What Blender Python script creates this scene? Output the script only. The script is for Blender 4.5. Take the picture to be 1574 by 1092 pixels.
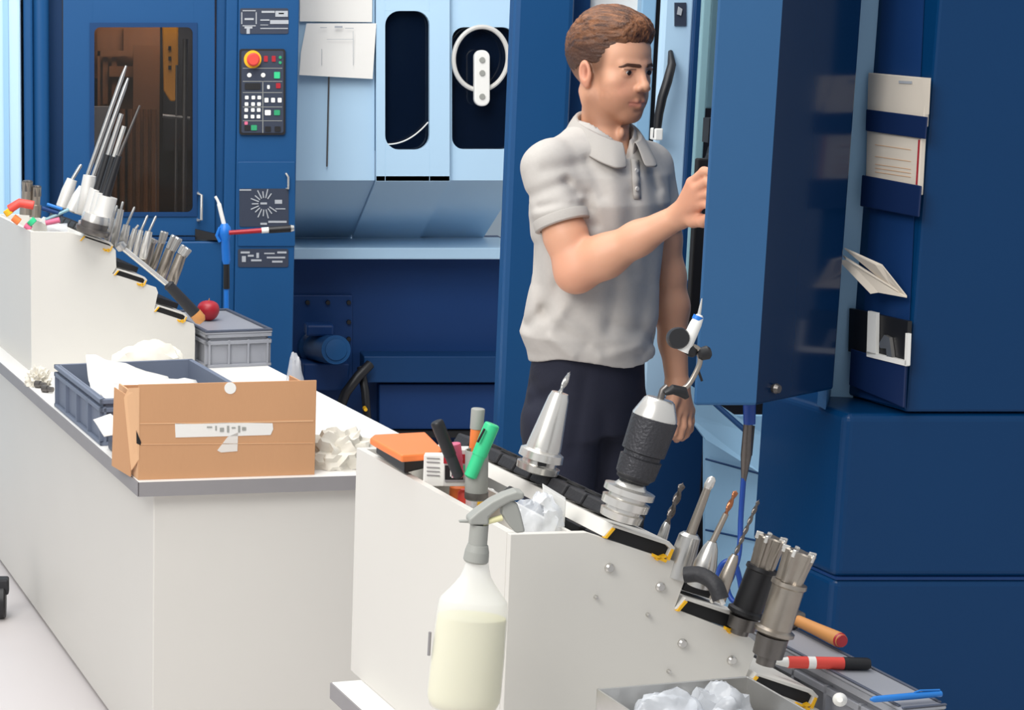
import bpy, bmesh, math, random
import numpy as np
from mathutils import Vector, Matrix, noise
random.seed(7)
for o in list(bpy.data.objects): bpy.data.objects.remove(o)
sc = bpy.context.scene; COL = sc.collection
# ---------------------------------------------------------------- camera, world, lights, exposure
F, PX, PY, HORIZON, EYE = 3000.0, 150.0, 640.0, 50.0, 1.75
PITCH = math.atan((PY - HORIZON) / F)
cd = bpy.data.cameras.new('camera'); cam = bpy.data.objects.new('camera', cd); COL.objects.link(cam)
cam.location = (0, 0, EYE); cam.rotation_euler = (math.pi/2 - PITCH, 0, 0)
cd.sensor_width = 36; cd.lens = F / 1574 * 36
cd.shift_x = (787 - PX) / 1574; cd.shift_y = (PY - 546) / 1574
cd.clip_start = 0.05; sc.camera = cam
w = bpy.data.worlds.new('world'); sc.world = w; w.use_nodes = True
w.node_tree.nodes['Background'].inputs[0].default_value = (0.93, 0.96, 1.0, 1)
w.node_tree.nodes['Background'].inputs[1].default_value = 0.62
def area(name, loc, size, power, target, col=(1, 1, 1), sy=None):
    l = bpy.data.lights.new(name, 'AREA'); l.shape = 'RECTANGLE'; l.size = size; l.size_y = sy or size; l.energy = power; l.color = col
    o = bpy.data.objects.new(name, l); COL.objects.link(o); o.location = loc
    o.rotation_euler = (Vector(target) - Vector(loc)).to_track_quat('-Z', 'Y').to_euler()
    return o
area('hall_light_front', (-2.2, 0.6, 4.2), 2.6, 215, (0.6, 4.2, 0.8), (1.0, 0.98, 0.95))
area('hall_light_over_benches', (0.2, 3.8, 4.4), 2.4, 75, (0.4, 4.2, 0), (1.0, 0.99, 0.97))
area('hall_light_back', (0.0, 5.9, 3.9), 2.5, 90, (0.2, 8.2, 1.0), (1.0, 0.99, 0.97))
sc.view_settings.view_transform = 'Standard'; sc.view_settings.look = 'None'
sc.view_settings.exposure = 0.0; sc.view_settings.gamma = 1.0; sc.view_settings.use_curve_mapping = False

# ---------------------------------------------------------------- where a pixel of the photograph lies in the hall
SP, CP = math.sin(PITCH), math.cos(PITCH)
def ray(u, v):
    x = (u - PX) / F; y = -(v - PY) / F
    return Vector((x, CP + y * SP, -SP + y * CP))
CAM = Vector((0, 0, EYE))
def A(u, v, Y):
    d = ray(u, v); return CAM + d * (Y / d.y)
def Zp(u, v, z):
    d = ray(u, v); return CAM + d * ((z - EYE) / d.z)
def RP(u, v, P, n):
    d = ray(u, v); return CAM + d * ((P - CAM).dot(n) / d.dot(n))
def mpp(Y): return Y / F                       # metres per pixel at a distance
L = Vector((-0.2334, 0.9724, 0)); Wd = Vector((0.9724, 0.2334, 0)); UP = Vector((0, 0, 1))   # bench axes

# ---------------------------------------------------------------- materials
def lin(c):
    c = c / 255.0
    return c / 12.92 if c <= 0.04045 else ((c + 0.055) / 1.055) ** 2.4
def hexc(h): h = h.lstrip('#'); return tuple(lin(int(h[i:i+2], 16)) for i in (0, 2, 4)) + (1,)
def mat(name, col, rough=0.5, metal=0.0, var=0.0, vscale=6.0, bump=0.0, bscale=80.0, trans=0.0, alpha=1.0, emit=0.0, coat=0.0, sss=0.0, stretch=None, ior=None):
    m = bpy.data.materials.new(name); m.use_nodes = True
    nt = m.node_tree; b = nt.nodes['Principled BSDF']
    c = hexc(col) if isinstance(col, str) else col
    b.inputs['Base Color'].default_value = c; b.inputs['Roughness'].default_value = rough; b.inputs['Metallic'].default_value = metal
    b.inputs['Transmission Weight'].default_value = trans; b.inputs['Alpha'].default_value = alpha
    b.inputs['Coat Weight'].default_value = coat
    if ior: b.inputs['IOR'].default_value = ior
    if emit: b.inputs['Emission Color'].default_value = c; b.inputs['Emission Strength'].default_value = emit
    if sss:
        b.inputs['Subsurface Weight'].default_value = sss; b.inputs['Subsurface Radius'].default_value = (0.02, 0.008, 0.004); b.inputs['Subsurface Scale'].default_value = 0.5
    tc = nt.nodes.new('ShaderNodeTexCoord'); src = tc.outputs['Object']
    if stretch:
        mp = nt.nodes.new('ShaderNodeMapping'); mp.inputs['Scale'].default_value = stretch; nt.links.new(src, mp.inputs[0]); src = mp.outputs[0]
    if var:
        n = nt.nodes.new('ShaderNodeTexNoise'); n.inputs['Scale'].default_value = vscale; n.inputs['Detail'].default_value = 5
        nt.links.new(src, n.inputs['Vector'])
        r = nt.nodes.new('ShaderNodeMix'); r.data_type = 'RGBA'
        r.inputs[6].default_value = tuple(max(0, x * (1 - var)) for x in c[:3]) + (1,)
        r.inputs[7].default_value = tuple(min(1, x * (1 + var)) for x in c[:3]) + (1,)
        nt.links.new(n.outputs[0], r.inputs[0]); nt.links.new(r.outputs[2], b.inputs['Base Color'])
    if bump:
        n2 = nt.nodes.new('ShaderNodeTexNoise'); n2.inputs['Scale'].default_value = bscale; n2.inputs['Detail'].default_value = 4
        nt.links.new(src, n2.inputs['Vector'])
        bp = nt.nodes.new('ShaderNodeBump'); bp.inputs['Strength'].default_value = bump; bp.inputs['Distance'].default_value = 0.004
        nt.links.new(n2.outputs[0], bp.inputs['Height']); nt.links.new(bp.outputs[0], b.inputs['Normal'])
    return m
M = {}
def m_(k, *a, **kw): M[k] = mat(k, *a, **kw); return M[k]
m_('blue', '#1b4c7c', 0.38, var=0.06, vscale=3, bump=0.04, bscale=160)
m_('blue_dark', '#123a66', 0.45, var=0.08, vscale=4, bump=0.04, bscale=160)
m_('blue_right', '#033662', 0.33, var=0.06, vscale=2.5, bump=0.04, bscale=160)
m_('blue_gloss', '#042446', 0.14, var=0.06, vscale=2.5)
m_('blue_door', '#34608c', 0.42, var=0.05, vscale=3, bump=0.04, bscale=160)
m_('navy', '#16386a', 0.45, var=0.1, vscale=5)
m_('navy_pocket', '#0a234e', 0.5)
m_('sky_blue', '#b4d4ec', 0.42, var=0.03, vscale=2.5)
m_('sky_blue_mid', '#8fbada', 0.42, var=0.03, vscale=2.5)
m_('bench_white', '#d5d2cb', 0.5, var=0.025, vscale=3)
m_('bench_top', '#e9e7e3', 0.35, var=0.02, vscale=4)
m_('edge_grey', '#8e8b8c', 0.5, var=0.05, vscale=20)
m_('floor', '#cfc9c8', 0.45, var=0.05, vscale=2.2)
m_('wall', '#c9dae6', 0.7, var=0.03, vscale=2)
m_('crate', '#6d7688', 0.5, var=0.05, vscale=8)
m_('crate_dark', '#4b5160', 0.5, var=0.06, vscale=8)
m_('lid_grey', '#94969d', 0.4, var=0.05, vscale=8)
m_('black', '#17171a', 0.45, var=0.1, vscale=10)
m_('black_matte', '#141416', 0.75)
m_('rubber', '#222226', 0.6, bump=0.2, bscale=200)
m_('steel', '#c8c6c2', 0.28, metal=0.85, var=0.08, vscale=30)
m_('steel_pale', '#e4e2dd', 0.35, metal=0.3)
m_('steel_bright', '#dedbd5', 0.26, metal=0.72, var=0.05, vscale=30)
m_('steel_dark', '#6f6b68', 0.35, metal=0.8, var=0.12, vscale=40)
m_('steel_warm', '#a89f94', 0.3, metal=0.85, var=0.15, vscale=40)
m_('chuck', '#3d3d41', 0.42, metal=0.5, bump=0.5, bscale=260, var=0.1, vscale=60)
m_('carbide', '#6a6460', 0.3, metal=0.8, var=0.2, vscale=80)
m_('copper', '#a56a4a', 0.3, metal=0.8)
m_('white_plastic', '#eeede8', 0.4)
m_('paper', '#e6e4df', 0.85, bump=0.15, bscale=25)
m_('cream', '#d9cfc0', 0.7, var=0.04, vscale=12)
m_('cardboard', '#c4946c', 0.85, var=0.07, vscale=5, bump=0.1, bscale=120, stretch=(1, 1, 0.3))
m_('cardboard_edge', '#d8ab82', 0.85, var=0.06, vscale=9)
m_('tape', '#e8e2da', 0.3, alpha=0.9)
m_('orange', '#f08040', 0.45)
m_('yellow', '#f2b81e', 0.5)
m_('red', '#a81f2c', 0.4)
m_('red_bright', '#e0483c', 0.45)
m_('green', '#35c486', 0.4)
m_('green_key', '#2f9a6a', 0.4)
m_('pink', '#d86a8a', 0.5)
m_('blue_pen', '#1f74c4', 0.4)
m_('blue_plastic', '#1c74d0', 0.4)
m_('hose_blue', '#0d3f92', 0.4)
m_('wood', '#c98b4e', 0.55, var=0.15, vscale=14, stretch=(1, 1, 6))
m_('grey_plastic', '#9b9c96', 0.5, var=0.03, vscale=20)
m_('grey_label', '#cfcdc8', 0.5)
m_('glass_dark', '#0b1628', 0.08, alpha=0.82)
m_('glass_clear', '#33302c', 0.06, alpha=0.22)
m_('interior_brown', '#704526', 0.5, var=0.3, vscale=4, stretch=(4, 4, 0.6))
m_('interior_dark', '#15171f', 0.5, var=0.3, vscale=6)
m_('interior_orange', '#ee9a2a', 0.5, var=0.1, vscale=6)
m_('interior_grey', '#a39c98', 0.4, var=0.1, vscale=6)
m_('teal_glass', '#8fb6bf', 0.15, alpha=0.85)
m_('film', '#eef2f8', 0.12, alpha=0.38, bump=1.0, bscale=18)
m_('cloth', '#d9d4c8', 0.9, bump=0.3, bscale=40)
m_('bottle', '#f6f6f2', 0.35, alpha=0.5)
m_('liquid', '#e6e1ae', 0.4)
m_('decal', '#2c3446', 0.6)
m_('decal_mark', '#a8acb2', 0.6)

for k in ('blue', 'blue_right', 'blue_door', 'blue_dark', 'navy'): M[k].node_tree.nodes['Principled BSDF'].inputs['Specular IOR Level'].default_value = 0.25
M['blue_gloss'].node_tree.nodes['Principled BSDF'].inputs['Specular IOR Level'].default_value = 0.4
FZ = -0.055                                   # floor level (heights were read from the bench upwards)
# ---------------------------------------------------------------- mesh helpers
ORG = {}
class MB:
    def __init__(s): s.v = []; s.f = []; s.m = []; s.mi = 0
    def mat(s, i): s.mi = i; return s
    def add(s, vs, fs):
        b = len(s.v); s.v += [Vector(p) for p in vs]
        for f in fs: s.f.append([b + i for i in f]); s.m.append(s.mi)
        return s
    def prism(s, pts, vec):
        n = len(pts); pts = [Vector(p) for p in pts]; vec = Vector(vec)
        return s.add(pts + [p + vec for p in pts], [list(range(n)), list(range(2*n-1, n-1, -1))] + [[i, (i+1) % n, n + (i+1) % n, n + i] for i in range(n)])
    def plan(s, pts, z0, z1): return s.prism([(p[0], p[1], z0) for p in pts], (0, 0, z1 - z0))
    def box(s, c, sx, sy, sz, ax=(1, 0, 0), ay=(0, 1, 0), az=(0, 0, 1)):
        c = Vector(c); ax = Vector(ax).normalized() * sx / 2; ay = Vector(ay).normalized() * sy / 2; az = Vector(az).normalized() * sz / 2
        return s.prism([c - ax - ay - az, c + ax - ay - az, c + ax + ay - az, c - ax + ay - az], az * 2)
    def tube(s, pts, r, n=12, cap=True):
        pts = [Vector(p) for p in pts]; k = len(pts)
        rs = r if isinstance(r, (list, tuple)) else [r] * k
        t = (pts[1] - pts[0]).normalized(); x = t.orthogonal().normalized(); vs = []
        for i, p in enumerate(pts):
            t2 = (pts[min(i+1, k-1)] - pts[max(i-1, 0)]).normalized()
            x = (x - t2 * x.dot(t2)).normalized(); y = t2.cross(x)
            vs += [p + (x * math.cos(a) + y * math.sin(a)) * rs[i] for a in [2*math.pi*j/n for j in range(n)]]
        fs = [[i*n+j, i*n+(j+1) % n, (i+1)*n+(j+1) % n, (i+1)*n+j] for i in range(k-1) for j in range(n)]
        if cap: fs += [list(range(n-1, -1, -1)), [(k-1)*n+j for j in range(n)]]
        return s.add(vs, fs)
    def lathe(s, p0, p1, prof, n=24, flute=0, fa=0.0, twist=0.0):
        """prof: list of (fraction along p0-p1, radius in metres)"""
        p0 = Vector(p0); p1 = Vector(p1); ax = p1 - p0; t = ax.normalized(); x = t.orthogonal().normalized(); y = t.cross(x); vs = []
        for (f, r) in prof:
            for j in range(n):
                a = 2*math.pi*j/n; rr = r
                if flute: rr = r * (1 - fa * (0.5 + 0.5*math.cos(flute*a + twist*f)))
                vs.append(p0 + ax*f + (x*math.cos(a) + y*math.sin(a))*max(rr, 1e-5))
        k = len(prof)
        fs = [[i*n+j, i*n+(j+1) % n, (i+1)*n+(j+1) % n, (i+1)*n+j] for i in range(k-1) for j in range(n)]
        fs += [list(range(n-1, -1, -1)), [(k-1)*n+j for j in range(n)]]
        return s.add(vs, fs)
    def build(s, name, mats, parent=None, smooth=False, bevel=0.0, sub=0, org=None, seg=2, label=None, solid=0.0):
        if not isinstance(mats, (list, tuple)): mats = [mats]
        if parent is not None: o0 = ORG[parent.name]
        elif org is not None: o0 = Vector(org)
        else:
            xs = [p.x for p in s.v]; ys = [p.y for p in s.v]; zs = [p.z for p in s.v]
            o0 = Vector(((min(xs)+max(xs))/2, (min(ys)+max(ys))/2, min(zs)))
        me = bpy.data.meshes.new(name); me.from_pydata([p - o0 for p in s.v], [], s.f)
        for mm in mats: me.materials.append(M[mm] if isinstance(mm, str) else mm)
        for p, i in zip(me.polygons, s.m): p.material_index = i
        bm = bmesh.new(); bm.from_mesh(me); bmesh.ops.recalc_face_normals(bm, faces=bm.faces)
        bm.to_mesh(me); bm.free()
        if smooth:
            for p in me.polygons: p.use_smooth = True
            me.set_sharp_from_angle(angle=math.radians(38))
        o = bpy.data.objects.new(name, me); COL.objects.link(o)
        if parent is not None: o.parent = parent
        else: o.location = o0
        ORG[o.name] = o0
        if solid: md = o.modifiers.new('thickness', 'SOLIDIFY'); md.thickness = solid; md.offset = 0
        if bevel: md = o.modifiers.new('edge', 'BEVEL'); md.width = bevel; md.segments = seg; md.limit_method = 'ANGLE'; md.angle_limit = math.radians(40)
        if sub: md = o.modifiers.new('smooth', 'SUBSURF'); md.levels = sub; md.render_levels = sub
        if label: o['label'] = label
        return o
def thing(name, label, cat, loc, group=None):
    o = bpy.data.objects.new(name, None); COL.objects.link(o); o.location = loc; o.empty_display_size = 0.1
    ORG[o.name] = Vector(loc); return tag(o, label, cat, group)
def tag(o, label, cat, group=None, kind=None):
    o['label'] = label; o['category'] = cat
    if group: o['group'] = group
    if kind: o['kind'] = kind
    return o
def struct(o): o['kind'] = 'structure'; return o
def rrect(u0, v0, u1, v1, r, n=6):
    out = []
    for cx, cy, a0 in ((u1-r, v0+r, -90), (u1-r, v1-r, 0), (u0+r, v1-r, 90), (u0+r, v0+r, 180)):
        for k in range(n+1):
            a = math.radians(a0 + 90*k/n); out.append((cx + r*math.cos(a), cy + r*math.sin(a)))
    return out
def hole_slab(mb, P, u0, v0, u1, v1, a0, b0, a1, b1, r, vec, n=6):
    """plate u0..u1 x v0..v1 with a rounded opening a0..a1 x b0..b1; P maps (u,v) to a point, vec is the thickness"""
    for q in ([(u0, v0), (a0, v0), (a0, v1), (u0, v1)], [(a1, v0), (u1, v0), (u1, v1), (a1, v1)], [(a0, v0), (a1, v0), (a1, b0), (a0, b0)], [(a0, b1), (a1, b1), (a1, v1), (a0, v1)]):
        mb.prism([P(*t) for t in q], vec)
    for cx, cy, sx, sy, in ((a0, b0, 1, 1), (a1, b0, -1, 1), (a1, b1, -1, -1), (a0, b1, 1, -1)):
        arc = [(cx + sx*(r - r*math.cos(math.radians(90*k/n))), cy + sy*(r - r*math.sin(math.radians(90*k/n)))) for k in range(n+1)]
        mb.prism([P(cx, cy)] + [P(*t) for t in arc], vec)
    return mb
def spline(pts, n=6):
    pts = [Vector(p) for p in pts]; P = [pts[0]*2 - pts[1]] + pts + [pts[-1]*2 - pts[-2]]; out = []
    for i in range(1, len(P)-2):
        for k in range(n):
            t = k/n; a, b, c, d = P[i-1], P[i], P[i+1], P[i+2]
            out.append(0.5*((2*b) + (c-a)*t + (2*a-5*b+4*c-d)*t*t + (3*b-a-3*c+d)*t**3))
    return out + [pts[-1]]
def crumple(name, mt, c, sx, sy, sz, seed=0, par=None, amp=0.35, freq=2.4, sub=4, flat=True, rot=0.0, smooth=False):
    bm = bmesh.new(); bmesh.ops.create_icosphere(bm, subdivisions=sub, radius=1.0); mb = MB(); vs = []
    for v in bm.verts:
        p = v.co.copy(); q = p*freq + Vector((seed*3.7, seed*1.3, seed*2.1))
        d = 1 - amp*abs(noise.noise(q))*2 + amp*0.6*noise.noise(q*2.7); p = p*d
        if flat and p.z < -0.25: p.z = -0.25
        x, y = p.x*sx/2, p.y*sy/2; cr, sr = math.cos(rot), math.sin(rot)
        vs.append(Vector(c) + Vector((x*cr-y*sr, x*sr+y*cr, (p.z+0.25)*sz/1.25)))
    mb.add(vs, [[v.index for v in f.verts] for f in bm.faces]); bm.free()
    return mb.build(name, mt, par, smooth=smooth)
# ================================================================ SETTING
struct(MB().box((2.5, 5.5, FZ-0.05), 16, 13, 0.1).build('floor', 'floor'))
struct(MB().box((2.5, 11.5, 2.2), 16, 0.1, 4.4).build('wall_back', 'wall'))

# ================================================================ LEFT MACHINING CENTRE (distance 7.6 m)
YL = 7.6
pL = lambda u, v, d=0.0: A(u, v, YL - d) if d == 0 else (A(u, v, YL) + Vector((0, -d, 0)))
BK = Vector((0, 1, 0))
xl0, xl1 = A(38, 300, YL).x, A(452, 300, YL).x
# pale machine beyond the left edge
t = thing('machine_cabinet', 'pale blue machine panel at the left edge beside the dark blue machine with the window', 'machine', (A(10, 300, YL).x, YL, 0))
MB().box((A(34, 300, YL).x - 0.5, YL + 0.4, 1.172), 1.0, 0.9, 2.45).build('side_panel', 'sky_blue', t, bevel=0.01)
MB().box((A(12, 300, YL).x, YL - 0.055, 1.2), 0.02, 0.012, 2.3).build('seam_strip', 'sky_blue_mid', t)
MC = thing('machining_centre', 'dark blue machine with a tall brown tinted window and a keypad column', 'machine', (A(240, 300, YL).x, YL, 0))
def colx(u, v=300): return A(u, v, YL).x
def vslab(mb, u0, u1, v0, v1, d0, d1):
    """upright box over pixel span at the machine front, from depth d0 in front to d1 (negative = behind)"""
    x0, x1 = colx(u0), colx(u1); z0, z1 = A(u0, v1, YL).z, A(u0, v0, YL).z
    return mb.box(((x0+x1)/2, YL - (d0+d1)/2, (z0+z1)/2), x1-x0, abs(d0-d1), z1-z0)
VT, VB = -170, 761
mb = MB(); vslab(mb, 38, 52, VT, VB, 0.03, -0.5); mb.build('corner_post', 'blue', MC, bevel=0.008)
mb = MB(); mb.tube([(colx(63), YL+0.02, -0.05), (colx(63), YL+0.02, 2.3)], 0.034, 20); mb.build('round_post', 'blue', MC, smooth=True)
mb = MB(); vslab(mb, 74, 98, VT, VB, -0.10, -0.5); mb.build('recess_panel', 'blue_dark', MC)
# door with window opening
mb = MB(); Pd = lambda u, v: pL(u, v, 0.0)
hole_slab(mb, Pd, 97, VT, 330, 362, 143, 40, 298, 328, 9, Vector((0, 0.035, 0)))
dr = mb.build('door', 'blue', MC, bevel=0.004)
mb = MB(); hole_slab(mb, lambda u, v: pL(u, v, 0.006), 138, 35, 303, 333, 145, 42, 296, 326, 9, Vector((0, 0.006, 0)))
mb.build('window_frame', 'blue_dark', dr)
mb = MB().prism([A(144, 40, YL+0.02), A(297, 40, YL+0.02), A(297, 328, YL+0.02), A(144, 328, YL+0.02)], (0, 0.004, 0)); mb.build('window_pane', 'glass_clear', dr)
mb = MB()
x = colx(309); 
zt, zb = A(309, 297, YL).z, A(309, 338, YL).z
mb.tube([(x-0.012, YL, zt), (x-0.012, YL-0.03, zt), (x, YL-0.045, zt-0.004), (x, YL-0.045, zb+0.004), (x-0.012, YL-0.03, zb), (x-0.012, YL, zb)], 0.0055, 10)
mb.build('door_handle', 'steel_bright', dr, smooth=True)
# inside behind the window
mb = MB(); x0, x1 = colx(100), colx(330); zc = A(0, 180, YL).z
mb.box(((x0+x1)/2, YL+1.15, zc), x1-x0, 0.02, 1.3); mb.box((x0, YL+0.6, zc), 0.02, 1.1, 1.3)
mb.build('enclosure_wall', 'interior_dark', MC)
mb = MB()
for (u0, v0, u1, v1, d) in ((143, 40, 246, 120, 0.9), (205, 70, 246, 335, 0.75), (150, 120, 215, 168, 0.95)):
    x0, x1 = A(u0, 0, YL+d).x, A(u1, 0, YL+d).x; z0, z1 = A(0, v1, YL+d).z, A(0, v0, YL+d).z
    mb.box(((x0+x1)/2, YL+d, (z0+z1)/2), x1-x0, 0.04, z1-z0)
mb.build('bellows_cover', 'interior_brown', MC)
mb = MB()
for (u0, v0, u1, v1, d) in ((150, 78, 236, 86, 0.84), (168, 102, 206, 118, 0.84), (150, 42, 154, 165, 0.84)):
    x0, x1 = A(u0, 0, YL+d).x, A(u1, 0, YL+d).x; z0, z1 = A(0, v1, YL+d).z, A(0, v0, YL+d).z
    mb.box(((x0+x1)/2, YL+d, (z0+z1)/2), x1-x0, 0.03, z1-z0)
for (u0, v0, u1, v1) in ((158, 88, 166, 160), (172, 88, 180, 160), (190, 42, 196, 78), (208, 90, 216, 160)):
    x0, x1 = A(u0, 0, YL+0.86).x, A(u1, 0, YL+0.86).x; z0, z1 = A(0, v1, YL+0.86).z, A(0, v0, YL+0.86).z
    mb.box(((x0+x1)/2, YL+0.86, (z0+z1)/2), x1-x0, 0.02, z1-z0)
mb.build('tool_rack', 'interior_brown', MC)
mb = MB().prism([A(u, v, YL+0.5) for u, v in ((250, 38), (274, 38), (274, 150), (269, 156), (262, 156), (252, 140))], (0, 0.06, 0))
mb.build('robot_arm', 'interior_orange', MC, bevel=0.006)
mb = MB()
for k, v in enumerate((74, 90, 104)): MB().box(A(261, v, YL+0.497), 0.012, 0.004, 0.016).build('arm_mark', 'black', MC)
mb = MB().prism([A(u, v, YL+0.6) for u, v in ((140, 164), (170, 164), (170, 345), (140, 345))], (0, 0.05, 0)).build('tank', 'interior_grey', MC)
mb = MB().tube([A(272, 100, YL+0.3), A(270, 330, YL+0.3)], 0.006, 8); mb.tube([A(285, 60, YL+0.3), A(283, 330, YL+0.3)], 0.010, 8)
mb.tube([A(250, 178, YL+0.3), A(292, 182, YL+0.3)], 0.007, 8)
mb.build('guide_rod', 'steel_dark', MC, smooth=True)
mb = MB()
for u in range(176, 246, 12):
    mb.tube([A(u, 168, YL+0.7), A(u, 335, YL+0.7)], 0.012, 8)
mb.build('pleated_curtain', 'interior_brown', MC, smooth=True)
il = area('enclosure_fill_light', (colx(262), YL+0.55, 2.05), 0.3, 4, (colx(200), YL+0.8, 1.2), (1.0, 0.88, 0.78))  # added unseen fill lamp that brightens the space behind the window
# strip between door and column, lower cabinet
mb = MB(); vslab(mb, 330, 344, VT, VB, -0.02, -0.5); mb.build('door_post', 'blue', MC, bevel=0.004)
mb = MB(); vslab(mb, 97, 300, 364, 369, 0.02, -0.3); mb.build('sill', 'blue_dark', MC)
mb = MB(); mb.prism([A(300, 352, YL-0.01), A(345, 364, YL-0.06), A(345, 370, YL-0.06), A(300, 368, YL-0.01)], (0, 0.05, 0)).build('hinge_bracket', 'black', MC)
mb = MB(); vslab(mb, 97, 343, 370, VB, 0.03, -0.5); mb.build('lower_panel', 'blue', MC, bevel=0.006)
mb = MB(); vslab(mb, 361, 452, VT, VB, 0.06, -0.5); vslab(mb, 343, 361, VT, VB, 0.045, -0.5)
cc = mb.build('control_column', 'blue', MC, bevel=0.005)
DC = 0.06
def colp(u, v, d=0): return A(u, v, YL) + Vector((0, -DC - d, 0))
def plate(name, par, mt, u0, v0, u1, v1, d=0.004, back=0.0, rr=3, bevel=0.0):
    mb = MB().prism([colp(u, v, d + back) for u, v in rrect(u0, v0, u1, v1, rr)], (0, d, 0)); return mb.build(name, mt, par, bevel=bevel)
kp = plate('keypad', MC, 'black', 366, 75, 436, 206, 0.012, rr=4)
plate('keypad_face', kp, 'decal', 369, 78, 433, 203, 0.003, 0.012, 3)
def key(name, mt, u, v, w=5, h=5, par=None, d=0.018, rnd=False):
    mb = MB()
    if rnd: mb.lathe(colp(u, v, 0.010), colp(u, v, d), [(0, w*mpp(YL)/2), (0.8, w*mpp(YL)/2), (1, w*mpp(YL)/2.4)], 12)
    else: mb.prism([colp(a, b, d) for a, b in rrect(u-w/2, v-h/2, u+w/2, v+h/2, 1, 2)], (0, 0.008, 0))
    return mb.build(name, mt, par or kp, smooth=rnd)
mb = MB().lathe(colp(386, 91, 0.012), colp(386, 91, 0.018), [(0, 0.034), (1, 0.033)], 28); mb.build('warning_ring', 'yellow', kp, smooth=True)
mb = MB().lathe(colp(386, 91, 0.016), colp(386, 91, 0.055), [(0, 0.016), (0.5, 0.018), (0.55, 0.024), (0.85, 0.025), (1, 0.019)], 24); mb.build('emergency_stop', 'red_bright', kp, smooth=True)
for u, v in ((406, 90), (418, 90)): key('switch', 'red', u, v, 6, 9)
for u, v in ((428, 88), (428, 96)): key('lamp', 'green_key', u, v, 5, 5, rnd=True)
for u, v in ((381, 115), (402, 115)): key('key', 'white_plastic', u, v, 7, 7, rnd=True)
key('green_key', 'green', 423, 115, 9, 10)
key('display', 'black', 386, 132, 24, 10)
key('key', 'white_plastic', 410, 133, 4, 6); key('switch', 'red', 425, 131, 7, 8)
for r, v in enumerate((149, 159, 168, 178)):
    for c, u in enumerate((377, 387, 396)): key('key', 'white_plastic', u - r*0.4, v, 5.5, 5.5)
key('key', 'pink', 376, 188, 5, 5)
for u in (407, 417, 427): key('key', 'white_plastic', u, 153, 6, 7)
key('key', 'white_plastic', 409, 172, 9, 8); key('green_key', 'green_key', 423, 172, 9, 8); key('green_key', 'green_key', 388, 195, 9, 8)
for u, v in ((378, 195), (409, 197), (424, 197)): key('black_key', 'black', u, v, 9, 8)
mb = MB()
for v in (104, 124, 141, 163, 184): mb.prism([colp(a, b, 0.0155) for a, b in ((371, v), (431, v), (431, v+0.8), (371, v+0.8))], (0, 0.001, 0))
mb.prism([colp(a, b, 0.0155) for a, b in ((401, 124), (402, 124), (402, 203), (401, 203))], (0, 0.001, 0)); mb.build('divider_line', 'grey_plastic', kp)
# label plates with small grey marks
lp = plate('label_plate', MC, 'decal', 367, 13, 441, 52, 0.003)
mb = MB()
def mark(mb, u0, v0, u1, v1, d=0.0045): mb.prism([colp(a, b, d) for a, b in ((u0, v0), (u1, v0), (u1, v1), (u0, v1))], (0, 0.001, 0))
for a, b, c, d in ((371, 16, 391, 17.5), (371, 39, 391, 40.5), (369, 19, 370.5, 37), (391, 19, 392.5, 37), (374, 28, 388, 31), (374, 40, 386, 44), (377, 44, 382, 52),
                   (400, 17, 420, 20), (421, 17, 440, 26), (398, 30, 412, 32), (413, 31, 441, 37), (398, 38, 410, 39), (398, 43, 440, 44.5), (426, 20, 434, 22)): mark(mb, a, b, c, d)
mb.build('printed_mark', 'decal_mark', lp)
cv = plate('access_cover', MC, 'blue', 364, 247, 451, 376, 0.006, rr=2, bevel=0.002)
dp = plate('dial_plate', MC, 'decal', 366, 288, 441, 346, 0.003, 0.006)
mb = MB()
for k in range(14):
    a = math.radians(55 + k*21)
    c = (404, 311); p0 = (c[0]+9*math.cos(a), c[1]-9*math.sin(a)); p1 = (c[0]+(22 if k % 2 else 19)*math.cos(a), c[1]-(23 if k % 2 else 19)*math.sin(a))
    mb.tube([colp(*p0, 0.010), colp(*p1, 0.010)], 0.0026, 6)
for a, b, c, d in ((366, 289, 384, 291), (420, 305, 431, 311), (421, 318, 436, 319.5), (398, 309, 408, 312), (410, 337, 438, 340), (398, 340, 408, 343)): mark(mb, a, b, c, d, 0.0105)
mb.build('printed_mark', 'decal_mark', dp)
mb = MB().tube([colp(437, 265, 0.006), colp(437, 265, 0.02), colp(440, 270, 0.024), colp(440, 288, 0.02), colp(438, 288, 0.006)], 0.004, 8); mb.build('latch', 'steel_bright', cv, smooth=True)
l2 = plate('label_plate', MC, 'decal', 364, 380, 441, 408, 0.003)
mb = MB()
for a, b, c, d in ((368, 384, 382, 387), (370, 391, 376, 400), (379, 389, 388, 392), (384, 396, 400, 399), (392, 386, 396, 394), (404, 386, 420, 388), (408, 392, 436, 394.5), (416, 398, 432, 401), (424, 384, 438, 387)): mark(mb, a, b, c, d)
mb.build('printed_mark', 'decal_mark', l2)

# ================================================================ PALE MACHINE IN THE MIDDLE (distance 8 m)
YM = 8.0
PM = thing('machine_enclosure', 'pale blue machine enclosure with tall dark rounded windows above a dark blue base', 'machine', (A(610, 300, YM).x, YM, 0))
def P8(u, v, d=0.0): return A(u, v, YM) + Vector((0, -d, 0))
T3 = Vector((0, 0.03, 0))
mb = MB().prism([P8(452, -170), P8(576, -170), P8(576, 278), P8(452, 278)], T3); mb.build('fixed_panel', 'sky_blue', PM, bevel=0.003)
d1 = MB(); hole_slab(d1, lambda u, v: P8(u, v, 0.02), 577, -170, 690, 278, 591, 17, 659, 230, 22, T3); d1 = d1.build('sliding_door', 'sky_blue', PM, bevel=0.003)
MB().prism([P8(588, 14, -0.03), P8(662, 14, -0.03), P8(662, 233, -0.03), P8(588, 233, -0.03)], (0, 0.006, 0)).build('window_pane', 'glass_dark', d1)
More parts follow.
